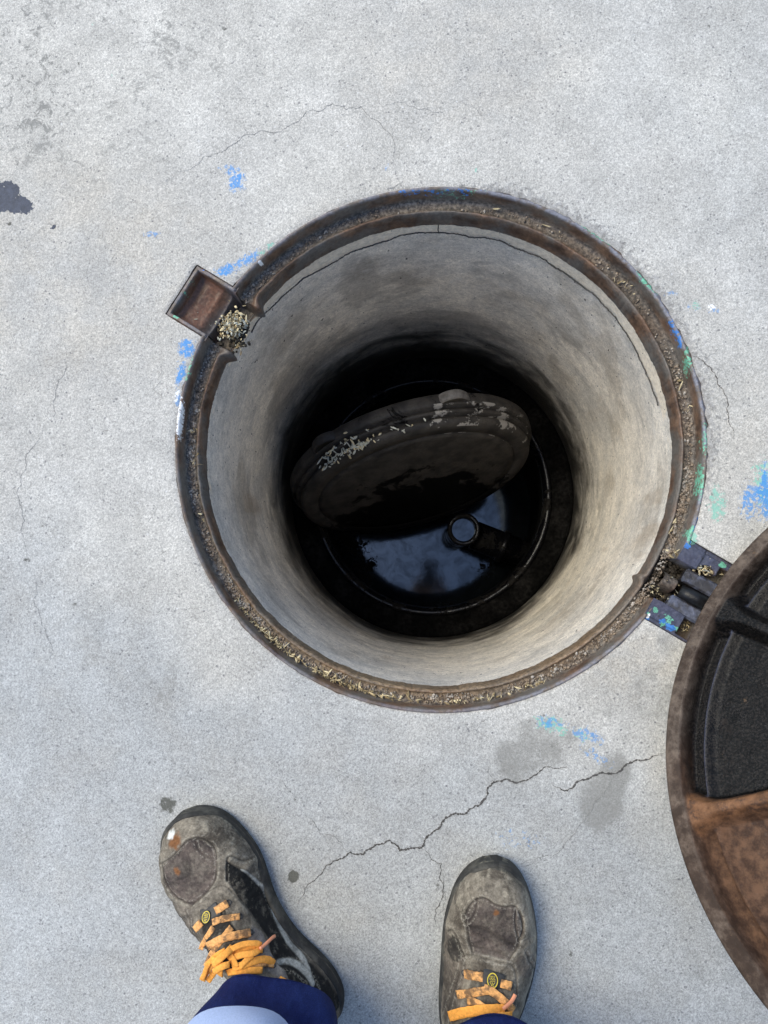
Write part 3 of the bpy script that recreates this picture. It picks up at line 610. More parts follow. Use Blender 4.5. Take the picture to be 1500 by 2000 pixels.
link('lid_plate', mesh_np('lid_plate', V, grid_faces(len(pr), n, True, True), dict(wet=wt, sedge=se)), ML, lid)
for px, py in ((886, 778), (652, 868)):
    # lug on the flange: a rounded tab
    d = ray(px, py); s_ = ((LC-ln*.048-CAMP)@ln)/(d@ln); P = CAMP+d*s_; q = P-LC; th = math.atan2(q@l2, q@l1); rd = l1*math.cos(th)+l2*math.sin(th); tg = np.cross(ln, rd); c_ = LC-ln*.047
    V = []; m_ = 14
    for h in (-.010, -.006, .006, .010):
        for k in range(m_+1):
            a_ = math.pi*k/m_; w_ = .034 if abs(h) < .008 else .031; e_ = .026 if abs(h) < .008 else .022
            V.append(c_+rd*(.255+e_*math.sin(a_)**.7)+tg*w_*math.cos(a_)*(1-.35*math.sin(a_))+ln*h)
    b = MB(); b.add(V, grid_faces(4, m_+1).tolist()+[list(range(m_+1)), list(range(3*(m_+1), 4*(m_+1)))[::-1]]); b.build('lug', plain('lug_plastic', (.13, .12, .11) if px > 800 else (.03, .028, .026), .6, 90, .4), lid)

# ---------------------------------------------------------------- open cover (hinged, seen from below)
al = .9157; cd = np.array([math.cos(-.546)*math.cos(al), math.sin(-.546)*math.cos(al), math.sin(al)]); ct = np.array([-math.sin(-.546), math.cos(-.546), 0.0])
cn = np.cross(cd, ct); cn = cn if cn[2] > 0 else -cn
CR_ = .338; CC = np.array([.34751, -.04695, .02])+cd*CR_
cover = empty('manhole_cover', (.3475, -.047, .02)); tag(cover, 'heavy cast iron manhole cover swung open on its hinge, ribbed underside showing rust', 'manhole cover')
NC = 960; TC = np.linspace(0, 2*np.pi, NC, endpoint=False)
Rs = np.concatenate([[0.0015], np.arange(.008, .285, .0045), np.arange(.285, .3385, .0016)])
rc, tc = np.meshgrid(Rs, TC, indexing='ij'); pa, pb = rc*np.cos(tc), rc*np.sin(tc)
DEP = -.030
floor = DEP+.004*smooth(.06, .02, rc)
skirt = smooth(.2985, .3010, rc)*.006            # panel edge step
wall_ = smooth(.3150, .3195, rc)
hgt = floor+.0075*smooth(.3050, .3015, rc)*smooth(.288, .3010, rc)
hgt = hgt*(1-wall_)+0.0*wall_
gap = smooth(.3015, .3045, rc)*smooth(.3180, .3150, rc); hgt = hgt-.013*gap
for k in range(8):
    a_ = math.pi+k*math.pi/4
    dist_ = np.abs(-pa*math.sin(a_)+pb*math.cos(a_)); on = (pa*math.cos(a_)+pb*math.sin(a_)) > 0
    w0 = .0065+.0035*(1-rc/.34)
    fil = .016*np.exp(-((rc-.322)/.022)**2)
    rib = smooth(w0+.009+fil*1.3, w0*.45+fil*.5, dist_)*on
    top = -.005-.004*smooth(.30, .2, rc)
    hgt = np.maximum(hgt, DEP*(1-rib)+top*rib)
hub = smooth(.05, .035, rc); hgt = np.maximum(hgt, DEP*(1-hub)-.004*hub)
edge = smooth(.3350, .3385, rc); hgt = hgt-.0035*edge
Pc = CC+pa[..., None]*cd+pb[..., None]*ct+hgt[..., None]*cn
hn = (fbm(Pc, 60, 4)-.5)*.0016*(1-wall_)*smooth(.305, .290, rc)+(fbm(Pc, 120, 3)-.5)*.0007

Pc = Pc+hn[..., None]*cn
# rust: lower sectors (towards the photographer) are brown, hinge sectors stay black
sec = (tc-np.pi+np.pi) % (2*np.pi)-np.pi     # angle from hinge direction (pi): sec in terms of tc
phi = (tc-np.pi+np.pi*3) % (2*np.pi)-np.pi
toward = pb                                    # ct points up in the picture; negative = lower
rust = smooth(-.18, -.25, pb)*.55+.75*smooth(.74, .84, phi)*(phi < 2.9)+.45*smooth(.55, .8, np.abs(phi))*smooth(.26, .30, rc)
ribk = smooth(DEP+.006, DEP+.018, hgt)
rust = np.maximum(rust, ribk*smooth(.4, .75, phi)*1.1)
blk = (np.abs(phi) < .76)*1.0; rust = rust*(1-smooth(.27, .29, rc)*smooth(.319, .315, rc)*blk*.95); 
rimm = smooth(.3165, .3195, rc)
Vc = Pc.reshape(-1, 3)
# outer skirt and back plate
sk_ = [(.3382, -.0060), (.3370, -.011), (.3290, -.018), (.318, -.046), (.15, -.050), (.001, -.050)]
Vs = np.concatenate([(CC+(r*np.cos(TC))[:, None]*cd+(r*np.sin(TC))[:, None]*ct+h*cn) for r, h in sk_])
Fc = grid_faces(len(Rs), NC, True); Fs_ = grid_faces(len(sk_), NC, True)+len(Vc)
bridge = np.stack([len(Vc)-NC+np.arange(NC), len(Vc)-NC+(np.arange(NC)+1) % NC, len(Vc)+(np.arange(NC)+1) % NC, len(Vc)+np.arange(NC)], -1)
z_ = np.zeros(len(Vs))
link('cover_plate', mesh_np('cover_plate', np.concatenate([Vc, Vs]), np.concatenate([Fc, bridge, Fs_]), dict(ribc=np.concatenate([(ribk*smooth(.4, .75, phi)*(1-rimm)).ravel(), z_]), bead_glint=np.concatenate([(smooth(.2990, .3005, rc)*smooth(.3035, .3022, rc)*smooth(.6, .4, np.abs(pb+.09)/.28)*(ribk < .05)*(.35+.65*smooth(.35, .6, fbm(Pc, 30, 3)))*(1-.7*smooth(.7, .8, phi))).ravel(), z_]), rust=np.concatenate([rust.ravel(), z_+.3]), rim=np.concatenate([rimm.ravel(), z_+1]))), MC, cover)
hd = np.array([math.cos(AH), math.sin(AH), 0]); ht = np.array([math.sin(AH), -math.cos(AH), 0]); hz = np.array([0, 0, 1.0])
MARM = plain('worn_hinge_iron', (.085, .095, .135), .28, 140, .5, .5, .6, 0, (.03, .028, .03), 30)
for v_, w_ in ((-.0175, .0095), (.0215, .0095)):
    b = MB(); c_ = C+hd*.385+ht*v_; ax = [hd*.985+hz*.17, ht, np.cross(hd*.985+hz*.17, ht)]
    if ax[2][2] < 0: ax[2] = -ax[2]
    b.box(c_+np.array([0, 0, -.018]), ax, (.024, w_, .014), 0, .0025); b.build('hinge_arm', MARM, cover, False)
b = MB(); p0 = C+hd*.366+ht*.003+np.array([0, 0, -.012]); b.tube([p0, p0+hd*.012+hz*.003, p0+hd*.040+hz*.014], [.0085, .0095, .0095], 14); b.build('hinge_bar', plain('black_hinge_bar', (.008, .008, .009), .4, 120, .5, .7), cover)

# ---------------------------------------------------------------- grit and wood shavings
def ico():
    t = (1+5**.5)/2; v = np.array([(-1, t, 0), (1, t, 0), (-1, -t, 0), (1, -t, 0), (0, -1, t), (0, 1, t), (0, -1, -t), (0, 1, -t), (t, 0, -1), (t, 0, 1), (-t, 0, -1), (-t, 0, 1)], float); v /= np.linalg.norm(v[0])
    f = np.array([(0, 11, 5), (0, 5, 1), (0, 1, 7), (0, 7, 10), (0, 10, 11), (1, 5, 9), (5, 11, 4), (11, 10, 2), (10, 7, 6), (7, 1, 8), (3, 9, 4), (3, 4, 2), (3, 2, 6), (3, 6, 8), (3, 8, 9), (4, 9, 5), (2, 4, 11), (6, 2, 10), (8, 6, 7), (9, 8, 1)]); return v, f
IV, IF = ico()
def pebbles(name, pts, rads, mat, label, cat, parent=None):
    V = []; Fq = []
    for k, (p, r) in enumerate(zip(pts, rads)):
        s_ = RNG.uniform(.6, 1.2, 3)*r; q = IV*(1+RNG.uniform(-.18, .18, (12, 1)))*s_; a_ = RNG.uniform(0, 6.28); R_ = np.array([[math.cos(a_), -math.sin(a_), 0], [math.sin(a_), math.cos(a_), 0], [0, 0, 1]])
        V.append(q@R_.T+p); Fq.append(IF+12*k)
    return link(name, mesh_np(name, np.concatenate(V), np.concatenate(Fq)), mat, parent)
pts, rad = [], []
while len(pts) < 7000:
    t = random.uniform(0, 2*math.pi); dl = abs((t-AL+math.pi) % (2*math.pi)-math.pi); dh = abs((t-AH+math.pi) % (2*math.pi)-math.pi)
    if dl < .10: continue
    dens = .30+.7*max(0, math.cos(t-3.3))+.55*max(0, math.cos(t+.45))**3-.25*max(0, math.cos(t-1.4))
    if random.random() > dens*(.05+2.6*float(vnoise(np.array([math.cos(t), math.sin(t), 0]), 11))**2.2): continue
    if dh < .08 and random.random() > .3: continue
    r = random.gauss(.3345, .0036)
    if not .3275 < r < .3412: continue
    s_ = .0005+random.random()**3*.0018; pts.append((C[0]+r*math.cos(t), C[1]+r*math.sin(t), -.0282+s_*.6)); rad.append(s_)
g = pebbles('grit', pts, rad, MGRIT, '', ''); tag(g, 'fine brown grit lying in the seat of the manhole frame', 'grit', kind='stuff')

def shavings(name, items, label, mats):
    """items: (point, nrm, length, width, curl)"""
    b = MB()
    for p, L, w_, curl, mi, tilt in items:
        a_ = random.uniform(0, 6.28); d = np.array([math.cos(a_), math.sin(a_), 0]); s0 = np.array([-d[1], d[0], 0]); up = np.array([0, 0, 1.0])
        m_ = 7; q = np.array(p, float); V = []; ang = random.uniform(-.3, .6)*tilt; dx = random.uniform(-.5, .5)
        for k in range(m_):
            f = d*math.cos(ang)+up*math.sin(ang); e = 1-.75*abs(2*k/(m_-1)-1)**2
            sw = s0*math.cos(dx)+up*math.sin(dx)
            V += [q-sw*w_*e*.5, q+sw*w_*e*.5]; V += [V[-1]+up*.0004, V[-2]+up*.0004]
            q = q+f*L/m_; ang += curl*random.uniform(.4, 1.4); d = d*math.cos(curl*.5)+np.cross(up, d)*math.sin(curl*.5); s0 = np.cross(up, d); dx += random.uniform(-.3, .3)
        Fs = []
        for k in range(m_-1):
            for j in range(4): Fs.append((4*k+j, 4*k+(j+1) % 4, 4*k+4+(j+1) % 4, 4*k+4+j))
        b.add(V, Fs, mi)
    o = b.build(name, mats, None, True); tag(o, label, 'wood shavings', kind='stuff'); return o
def rnd(px, py, sx, sy, z, n, L=(.006, .016), w_=(.0015, .004), mats=(0, 0, 1), dz=.006, ang=0, tilt=1):
    r = []
    for _ in range(n):
        gx, gy = random.gauss(0, sx), random.gauss(0, sy); a_ = math.radians(ang); x = px+gx*math.cos(a_)-gy*math.sin(a_); y = py+gx*math.sin(a_)+gy*math.cos(a_)
        p = at(x, y, z); p[2] += random.uniform(0, dz); r.append((p, L[0]*.6+(L[1]*1.25-L[0]*.6)*random.random()**1.8, w_[0]*.7+(w_[1]*1.1-w_[0]*.7)*random.random()**1.5, random.uniform(-.6, .6), 2 if random.random() < .15 else random.choice(mats), tilt))
    return r
SM = [MSHAV, MSHAVW, plain('straw_dark', (.26, .20, .11), .9, 90, .4)]
# ragged clump in the lifting pocket
b_items = rnd(458, 645, 13, 15, -.036, 130, (.003, .010), (.0016, .0038), (0, 1, 0, 2), .012, 30, .6)+rnd(455, 632, 9, 13, -.022, 150, (.003, .008), (.002, .0042), (0, 1, 0), .010, 60, .6)+rnd(468, 678, 7, 9, -.045, 30, (.004, .012), (.0008, .002), (0, 2, 2), .006)+rnd(395, 610, 22, 25, -.024, 3, (.004, .010), (.0006, .0012), (1,), .002, 0, .2)
# a lump of dirt under them
pts = [at(random.gauss(458, 12), random.gauss(645, 16), -.050+random.random()*.012) for _ in range(260)]
g = pebbles('dirt_clump', pts, [random.uniform(.0015, .0045) for _ in pts], plain('pocket_dirt', (.045, .038, .028), .9, 120, .6, .6), '', ''); tag(g, 'dark crumbly dirt packed in the slot of the lifting pocket', 'dirt', kind='stuff')
shavings('wood_shavings', b_items, 'pale straw and wood shavings stuffed in the square lifting pocket', SM)
h_items = rnd(1372, 1110, 12, 7, -.012, 46, (.005, .014), (.0015, .0038), (0, 1, 0), .009, 25)+rnd(1320, 1090, 12, 4, -.014, 10, (.005, .014), (.0015, .0035), (0, 2), .006, 30)+rnd(1315, 1172, 8, 9, -.026, 24, (.005, .013), (.0015, .003), (1, 1, 0), .008)+rnd(1280, 1160, 8, 7, -.024, 20, (.005, .014), (.0008, .0018), (0, 2), .006)+rnd(1305, 1132, 8, 6, -.012, 6, (.005, .012), (.001, .003), (1, 2), .003)+rnd(1337, 1222, 8, 8, -.028, 40, (.006, .012), (.0007, .0015), (0, 2, 2), .006)+rnd(1405, 1120, 6, 6, -.02, 12, (.004, .01), (.001, .002), (0, 2), .004)
pts = [world(random.uniform(.338, .395), random.uniform(-.028, .028), -.052+random.random()*.016, AH) for _ in range(700)]
g = pebbles('dirt_clump', pts, [random.uniform(.001, .0045) for _ in pts], plain('hinge_dirt', (.040, .033, .026), .85, 120, .7, .6), '', ''); tag(g, 'black dirt clogging the hinge cavity under the open cover', 'dirt', kind='stuff')
shavings('wood_shavings', h_items, 'wood shavings caught in the hinge beside the open cover', SM)
f_items = []
for px, py, sx, n_, an in ((525, 1262, 16, 60, 42), (575, 1295, 14, 20, 40), (640, 1325, 22, 80, 28), (700, 1352, 26, 70, 22), (790, 1370, 30, 18, 10), (880, 1378, 40, 24, 0), (980, 1362, 30, 16, -14), (1050, 1335, 16, 14, -22), (470, 1200, 20, 16, 55), (560, 1272, 20, 12, 40), (1070, 420, 60, 4, 20), (1218, 555, 12, 9, 50), (385, 900, 6, 6, 80), (1352, 800, 6, 5, 80), (1305, 1015, 8, 5, 80), (500, 1230, 30, 40, 48), (378, 840, 5, 6, 85), (395, 1010, 8, 5, 70), (1365, 740, 6, 3, 80)):
    f_items += rnd(px, py, sx, 4.0, -.026, n_, (.005, .014), (.0008, .0032), (0, 0, 2), .004, an, .3)
def inseat(p): r = math.hypot(p[0]-C[0], p[1]-C[1]); return .3275 < r < .3385
f_items = [(np.array([C[0]+(p[0]-C[0])*s_, C[1]+(p[1]-C[1])*s_, p[2]]),)+it[1:] for it in f_items for p in [it[0]] for s_ in [np.clip(math.hypot(p[0]-C[0], p[1]-C[1]), .3285, .3375)/math.hypot(p[0]-C[0], p[1]-C[1])]]
shavings('wood_shavings', f_items, 'thin wood shavings strewn along the ring seat of the manhole frame', SM)
# on the lid edge
l_items = []
for px, py, sx, sy, n_, an in ((662, 886, 22, 9, 150, -28), (700, 868, 20, 8, 90, -20), (725, 860, 12, 4, 10, -10), (772, 836, 9, 3, 8, -10), (800, 836, 16, 3, 4, -10), (640, 900, 10, 6, 14, -40), (675, 852, 3, 4, 3, 0)):
    for _ in range(n_):
        gx, gy = random.gauss(0, sx), random.gauss(0, sy); a_ = math.radians(an); x = px+gx*math.cos(a_)-gy*math.sin(a_); y = py+gx*math.sin(a_)+gy*math.cos(a_)
        d = ray(x, y); o = CAMP-LC; do = d-ln*(d@ln); oo = o-ln*(o@ln)
        for R_, h0, h1 in ((.2515, -.0135, -.002), (.2575, -.0285, -.022), (.2655, -.056, -.037)):   # the three steps of the rim
            A = do@do; B = do@oo; D_ = B*B-A*(oo@oo-R_**2)
            if D_ <= 0: continue
            P = CAMP+d*((-B-math.sqrt(D_))/A); h = (P-LC)@ln
            if h0 < h < h1: l_items.append((P+np.array([0, 0, .0015]), random.uniform(.006, .018), random.uniform(.0018, .0042), random.uniform(-.6, .6), random.choice((1, 1, 0)), .4)); break
shavings('wood_shavings', l_items, 'wood shavings scattered on the stepped rim of the fallen inner lid', SM)
# ---------------------------------------------------------------- the person (feet in view, the rest mirrored in the water)
person = empty('person', (-.05, -.60, 0)); tag(person, 'person in muddy work shoes with orange laces and navy trousers beside the shaft', 'person')
def seg_d(P, pl):
    """distance of points P (n,2) to a polyline"""
    r = np.full(len(P), 1e9); pl = np.array(pl)
    for a, b_ in zip(pl, pl[1:]):
        d = b_-a; t = np.clip(((P-a)@d)/(d@d+1e-12), 0, 1); r = np.minimum(r, np.hypot(*(P-a-t[:, None]*d).T))
    return r
def inside(P, pl):
    x, y = P.T; r = np.zeros(len(P), bool); n = len(pl)
    for i in range(n):
        x0, y0 = pl[i]; x1, y1 = pl[(i+1) % n]
        c = ((y0 > y) != (y1 > y)); r ^= c & (x < (x1-x0)*(y-y0)/((y1-y0) or 1e-9)+x0)
    return r
def chaik(pts, k=2):
    for _ in range(k):
        q = [pts[0]]
        for a, b_ in zip(pts, pts[1:]): q += [tuple(.75*np.array(a)+.25*np.array(b_)), tuple(.25*np.array(a)+.75*np.array(b_))]
        pts = q+[pts[-1]]
    return pts
HT = np.array([(0, .030), (.006, .044), (.015, .054), (.03, .062), (.055, .066), (.085, .069), (.11, .077), (.135, .090), (.16, .101), (.185, .108), (.22, .110), (.26, .108), (.31, .098)])
def shoe(heel, toe, outl, spec, label):
    hw_, tw_ = at(*heel, .025), at(*toe, .025); hw_[2] = tw_[2] = 0
    dy = (tw_-hw_)/np.linalg.norm(tw_-hw_); dx = np.array([dy[1], -dy[0], 0])
    O = np.array(chaik([tuple(q) for q in outl], 2), float); y0, y1 = O[0, 0], O[-1, 0]
    def L2W(x, y, z): return hw_+x[..., None]*dx+y[..., None]*dy+z[..., None]*np.array([0, 0, 1.0])
    root = empty('shoe', (hw_[0]-person.location[0], hw_[1]-person.location[1], 0)); root.parent = person; root['label'] = label
    n1, n2 = 290, 190
    q = np.linspace(0, 1, n1); ys = y0+(y1-y0)*(.5-.5*np.cos(np.pi*q))*.55+(y1-y0)*q*.45
    def width(ys, ins):
        # shrink the outline towards the ends so that it closes round
        xl = np.interp(ys, O[:, 0], O[:, 1]); xr = np.interp(ys, O[:, 0], O[:, 2])
        k = np.ones(5)/5
        for _ in range(2):
            xl = np.convolve(np.pad(xl, 2, 'edge'), k, 'valid'); xr = np.convolve(np.pad(xr, 2, 'edge'), k, 'valid')
        c = (xl+xr)/2; h = (xr-xl)/2; h = np.maximum(h-ins, .0003); return c, h
    def upper(ins):
        yy = y0+ins+(ys-y0)*((y1-y0-2*ins)/(y1-y0)); c, h = width(ys, ins)
        t = y1-yy; H = np.interp(t, HT[:, 0], HT[:, 1]); He = smooth(0, .012, yy-y0); H = .03+(H-.03)*(.35+.65*He)
        s = np.linspace(-1, 1, n2); s = np.sign(s)*np.abs(s)**.75
        ss = s[None]; tn = smooth(.06, .15, t)[:, None]
        p = 3.4*(1-tn)+2.1*tn; qq = 2.3*(1-tn)+1.25*tn
        z = .014+(H[:, None]-.014)*np.maximum(0, 1-np.abs(ss)**p)**(1/qq)
        x = c[:, None]+h[:, None]*(np.sign(ss)*np.abs(ss)**1.0)*(1-.06*np.clip((z-.02)/.08, 0, 1)*tn)
        # the foot leans: instep ridge toward the middle
        return x, np.repeat(yy[:, None], n2, 1), z, t
    x, y, z, t = upper(.0012); P = L2W(x, y, z); Fq = grid_faces(n1, n2)
    bvh = BVHTree.FromPolygons([tuple(p) for p in P.reshape(-1, 3).tolist()], Fq.tolist())
    def hit(px, py):
        h = bvh.ray_cast(Vector(CAMP), Vector(ray(px, py)))
        return (np.array(h[0]), np.array(h[1])) if h[0] is not None else (at(px, py, .05), np.array([0, 0, 1.0]))
    def toL(px, py): p = hit(px, py)[0]-hw_; return (p@dx, p@dy)
    XY = np.stack([x.ravel(), y.ravel()], 1)
    A = {k: np.zeros(len(XY)) for k in ('panel', 'black', 'grey', 'rubber', 'seam', 'stitch', 'lining', 'rustspot', 'scuff', 'silver', 'dust')}
    dz = np.zeros(len(XY))
    for kind, pts, *r in spec['areas']:
        pl = [toL(*p) for p in pts]; ins_ = inside(XY, pl); d = seg_d(XY, pl+[pl[0]]); sd = np.where(ins_, d, -d)
        mk = smooth(-.0008, .0008, sd)*(r[0] if r else 1); A[kind] = np.maximum(A[kind], mk)
        if kind in ('panel', 'black') and not (len(r) > 1): dz -= .0014*smooth(-.001, .001, sd)
        if kind == 'grey': dz += .0010*smooth(-.001, .001, sd); A['black'] *= 1-mk; A['panel'] *= 1-mk
    for pts, wd, *r in spec['seams']:
        d = seg_d(XY, [toL(*p) for p in chaik(pts, 2)]); A['seam'] = np.maximum(A['seam'], np.exp(-(d/(.0008*wd))**2)*(r[0] if r else 1)); dz -= .0009*np.exp(-(d/.0012)**2)
        d2 = np.abs(d-.0026)+(1 if len(r) > 1 else 0); A['stitch'] = np.maximum(A['stitch'], np.exp(-(d2/.0006)**2)*.7)
    for pts, w0, w1 in spec['silver']:
        pl = [toL(*p) for p in chaik(pts, 2)]; d = seg_d(XY, pl); A['silver'] = np.maximum(A['silver'], smooth(w1, w1*.5, d)); dz += .0006*smooth(w1, w0, d)
    for k, px, py, r_ in spec['spots']:
        c_ = np.array(toL(px, py)); d = np.hypot(*(XY-c_).T); A[k] = np.maximum(A[k], smooth(r_, r_*.4, d+.3*r_*(vnoise(np.c_[XY, 0*d], 300)-.5)*2))
    tt_ = np.repeat(t[:, None], n2, 1).ravel()
    bl = [toL(*p) for p in spec['bumper']]; bx = np.array(bl); yb = np.interp(XY[:, 0], *(bx[np.argsort(bx[:, 0])].T)); 
    rb = smooth(-.001, .001, XY[:, 1]-yb)*(XY[:, 0] > bx[:, 0].min())*(XY[:, 0] < bx[:, 0].max()); A['rubber'] = rb; dz += .0010*rb
    A['dust'] = np.clip(.25+1.1*smooth(.14, .02, tt_)*(1-A['panel']), 0, 1)
    P3 = np.c_[XY, z.ravel()*0]
    cr = smooth(.05, .08, tt_)*smooth(.15, .115, tt_)         # flex creases over the vamp
    dz += cr*.0030*(fbm(P3*np.array([.7, 2.4, 1]), 48, 3)-.5)*2; dz += .0022*(fbm(P3, 26, 3)-.5)*2
    dz += .0009*(fbm(P3, 110, 3)-.5)*2
    tong = None
    N_ = np.zeros_like(P); N_[1:-1] = P[2:]-P[:-2]; Nx = np.zeros_like(P); Nx[:, 1:-1] = P[:, 2:]-P[:, :-2]
    nn = np.cross(Nx, N_); nn /= np.linalg.norm(nn, axis=-1, keepdims=True)+1e-9; nn = np.where(np.isfinite(nn), nn, 0)
    eg = np.minimum(1, np.minimum(np.arange(n1), np.arange(n1)[::-1])/6.0)[:, None]*np.minimum(1, np.minimum(np.arange(n2), np.arange(n2)[::-1])/6.0)[None]
    P = P+nn*(dz.reshape(n1, n2)*eg)[..., None]
    um = mesh_np('upper', P.reshape(-1, 3), Fq, A); link('upper', um, MS, root)
    bvh = BVHTree.FromPolygons([tuple(p) for p in P.reshape(-1, 3).tolist()], Fq.tolist())
    # sole: swept outline with a rounded, grooved side
    k = 120; yy = y0+(y1-y0)*(.5-.5*np.cos(np.pi*np.linspace(0, 1, k))); V = []
    c, h = width(yy, 0); e = np.sqrt(np.clip(np.minimum(yy-y0, y1-yy)/.004, 0, 1)); h = h*np.where(e < 1, e, 1)
    ring = [(c[i]-h[i], yy[i]) for i in range(k)]+[(c[i]+h[i], yy[i]) for i in range(k)][::-1]; ring = np.array(ring); ctr = ring.mean(0); m_ = len(ring)
    dn = np.roll(ring, -1, 0)-np.roll(ring, 1, 0); nr = np.stack([-dn[:, 1], dn[:, 0]], 1); nr /= np.linalg.norm(nr, axis=1, keepdims=True)+1e-9
    if ((ring-ctr)*nr).sum() < 0: nr = -nr
    ring = ring-nr*.0006
    rise = .016*smooth(.035, .0, y1-ring[:, 1])
    for off, zz_ in ((-.012, .001), (-.002, .002), (.0, .005), (-.0012, .009), (.0006, .012), (-.0008, .016), (.0004, .020), (-.0006, .024), (-.0030, .0285), (-.0060, .0275), (-.012, .020)):
        q_ = ring+nr*off; zc = zz_+rise*min(1, zz_/.02)+(.004*smooth(.02, 0, y1-ring[:, 1]) if zz_ < .01 else 0)
        V.append(L2W(q_[:, 0], q_[:, 1], np.zeros(m_)+zc))
    V = np.concatenate(V); Fs = grid_faces(11, m_, True).tolist()+[list(range(m_))]
    b = MB(); b.add(V, Fs); b.build('sole', MSOLE, root)
    # laces
    def ribbon(name, pts, wd, lift=0, mat=MLACE, th=.0009, lifts=None, arch=.0):
        pts = chaik(pts, 2) if len(pts) > 2 else [tuple(np.array(pts[0])*(1-f)+np.array(pts[-1])*f) for f in np.linspace(0, 1, 7)]
        Q = []; NN = []
        for p in pts:
            h = bvh.ray_cast(Vector(CAMP), Vector(ray(*p)))
            if h[0] is None: h = (Vector(at(*p, .08)), Vector((0, 0, 1)))
            Q.append(np.array(h[0])); NN.append(np.array(h[1]))
        n = len(Q); NN = [sum(NN[max(0, i-2):i+3]) for i in range(n)]; NN = [a/np.linalg.norm(a)+np.array([0, 0, .6]) for a in NN]; NN = [a/np.linalg.norm(a) for a in NN]
        lf = np.interp(np.linspace(0, 1, n), np.linspace(0, 1, len(lifts)), lifts) if lifts else np.full(n, lift)
        Q = [Q[i]+NN[i]*(lf[i]+th*.7+arch*math.sin(math.pi*i/(n-1))) for i in range(n)]
        for _ in range(2): Q = [Q[0]]+[(Q[i-1]+2*Q[i]+Q[i+1])/4 for i in range(1, n-1)]+[Q[-1]]
        b = MB(); V = []
        for i in range(n):
            tg = Q[min(i+1, n-1)]-Q[max(i-1, 0)]; tg /= np.linalg.norm(tg)+1e-9; sd = np.cross(NN[i], tg); sd /= np.linalg.norm(sd); up = np.cross(tg, sd)
            ww = wd*.88*random.uniform(.90, 1.06)*.5
            for a_, h_ in ((-1, -.2), (-.95, .35), (-.5, .5), (0, .58), (.5, .5), (.95, .35), (1, -.2), (.9, -.5), (-.9, -.5)): V.append(Q[i]+sd*ww*a_+up*th*h_)
        b.add(V, grid_faces(n, 9, True).tolist()+[list(range(9))[::-1], list(range(len(V)-9, len(V)))])
        return b.build(name, mat, root)
    for nm, pts, wd, lift, mt, *r in spec['ribbons']: ribbon(nm, pts, wd, lift, mt, **(r[0] if r else {}))
    # eyelets
    for px, py in spec['eyelets']:
        p, nrm = hit(px, py); h = bvh.ray_cast(Vector(CAMP), Vector(ray(px, py)))
        if h[0] is None: continue
        p = np.array(h[0]); nrm = np.array(h[1]); a_ = np.cross(nrm, [0, 1, 0]); a_ /= np.linalg.norm(a_); b_ = np.cross(nrm, a_)
        b = MB(); V = []
        for r_, z_ in ((.0034, .0), (.0030, .0008), (.0022, .0006), (.0018, -.0002)):
            V += [p+nrm*z_+a_*r_*math.cos(2*math.pi*k/12)+b_*r_*math.sin(2*math.pi*k/12) for k in range(12)]
        b.add(V, grid_faces(4, 12, True).tolist()+[list(range(36, 48))]); b.build('eyelet', MTAB, root)
    # badge on the lace tab
    px, py = spec['badge']; h = bvh.ray_cast(Vector(CAMP), Vector(ray(px, py))); p = np.array(h[0]); nrm = np.array(h[1])+np.array([0, 0, .8]); nrm /= np.linalg.norm(nrm); p = p+nrm*.0036
    a_ = np.cross([0, 1, 0], nrm); a_ /= np.linalg.norm(a_); b_ = np.cross(nrm, a_); ra, rbb = spec['badge_r']; rt = spec['badge_rot']; a2 = a_*math.cos(rt)+b_*math.sin(rt); b2 = np.cross(nrm, a2)
    b = MB(); n = 28
    def ring_(ri, ro, z_, mi):
        V = [p+nrm*z_+a2*ra*ri*math.cos(2*math.pi*k/n)+b2*rbb*ri*math.sin(2*math.pi*k/n) for k in range(n)]+[p+nrm*z_+a2*ra*ro*math.cos(2*math.pi*k/n)+b2*rbb*ro*math.sin(2*math.pi*k/n) for k in range(n)]
        b.add(V, [(k, (k+1) % n, n+(k+1) % n, n+k) for k in range(n)], mi)
    ring_(.01, 1.06, .0002, 1); ring_(.84, 1.0, .0004, 0); 
    # small illegible emblem: two rows of strokes and a curl
    for x0_, y0_, x1_, y1_ in ((-.5, .38, -.5, .62), (-.3, .36, -.12, .6), (-.05, .38, .1, .6), (.2, .36, .42, .58), (-.55, .1, -.45, .3), (-.38, .08, -.2, .3), (-.2, .3, -.02, .08), (.1, .1, .1, .3), (.22, .3, .5, .1), (-.45, -.1, .5, -.02), (-.5, -.2, -.1, -.6), (-.1, -.2, .1, -.55), (.1, -.55, .45, -.2), (-.3, -.62, .3, -.7)):
        q0 = p+nrm*.0004+a2*ra*x0_+b2*rbb*y0_; q1 = p+nrm*.0004+a2*ra*x1_+b2*rbb*y1_; e_ = np.cross(nrm, q1-q0); e_ = e_/np.linalg.norm(e_)*.00028
        b.add([q0-e_, q1-e_, q1+e_, q0+e_], [(0, 1, 2, 3)], 0)
    b.build('badge', [MYEL, MTAB], root, False)
    return root, hit

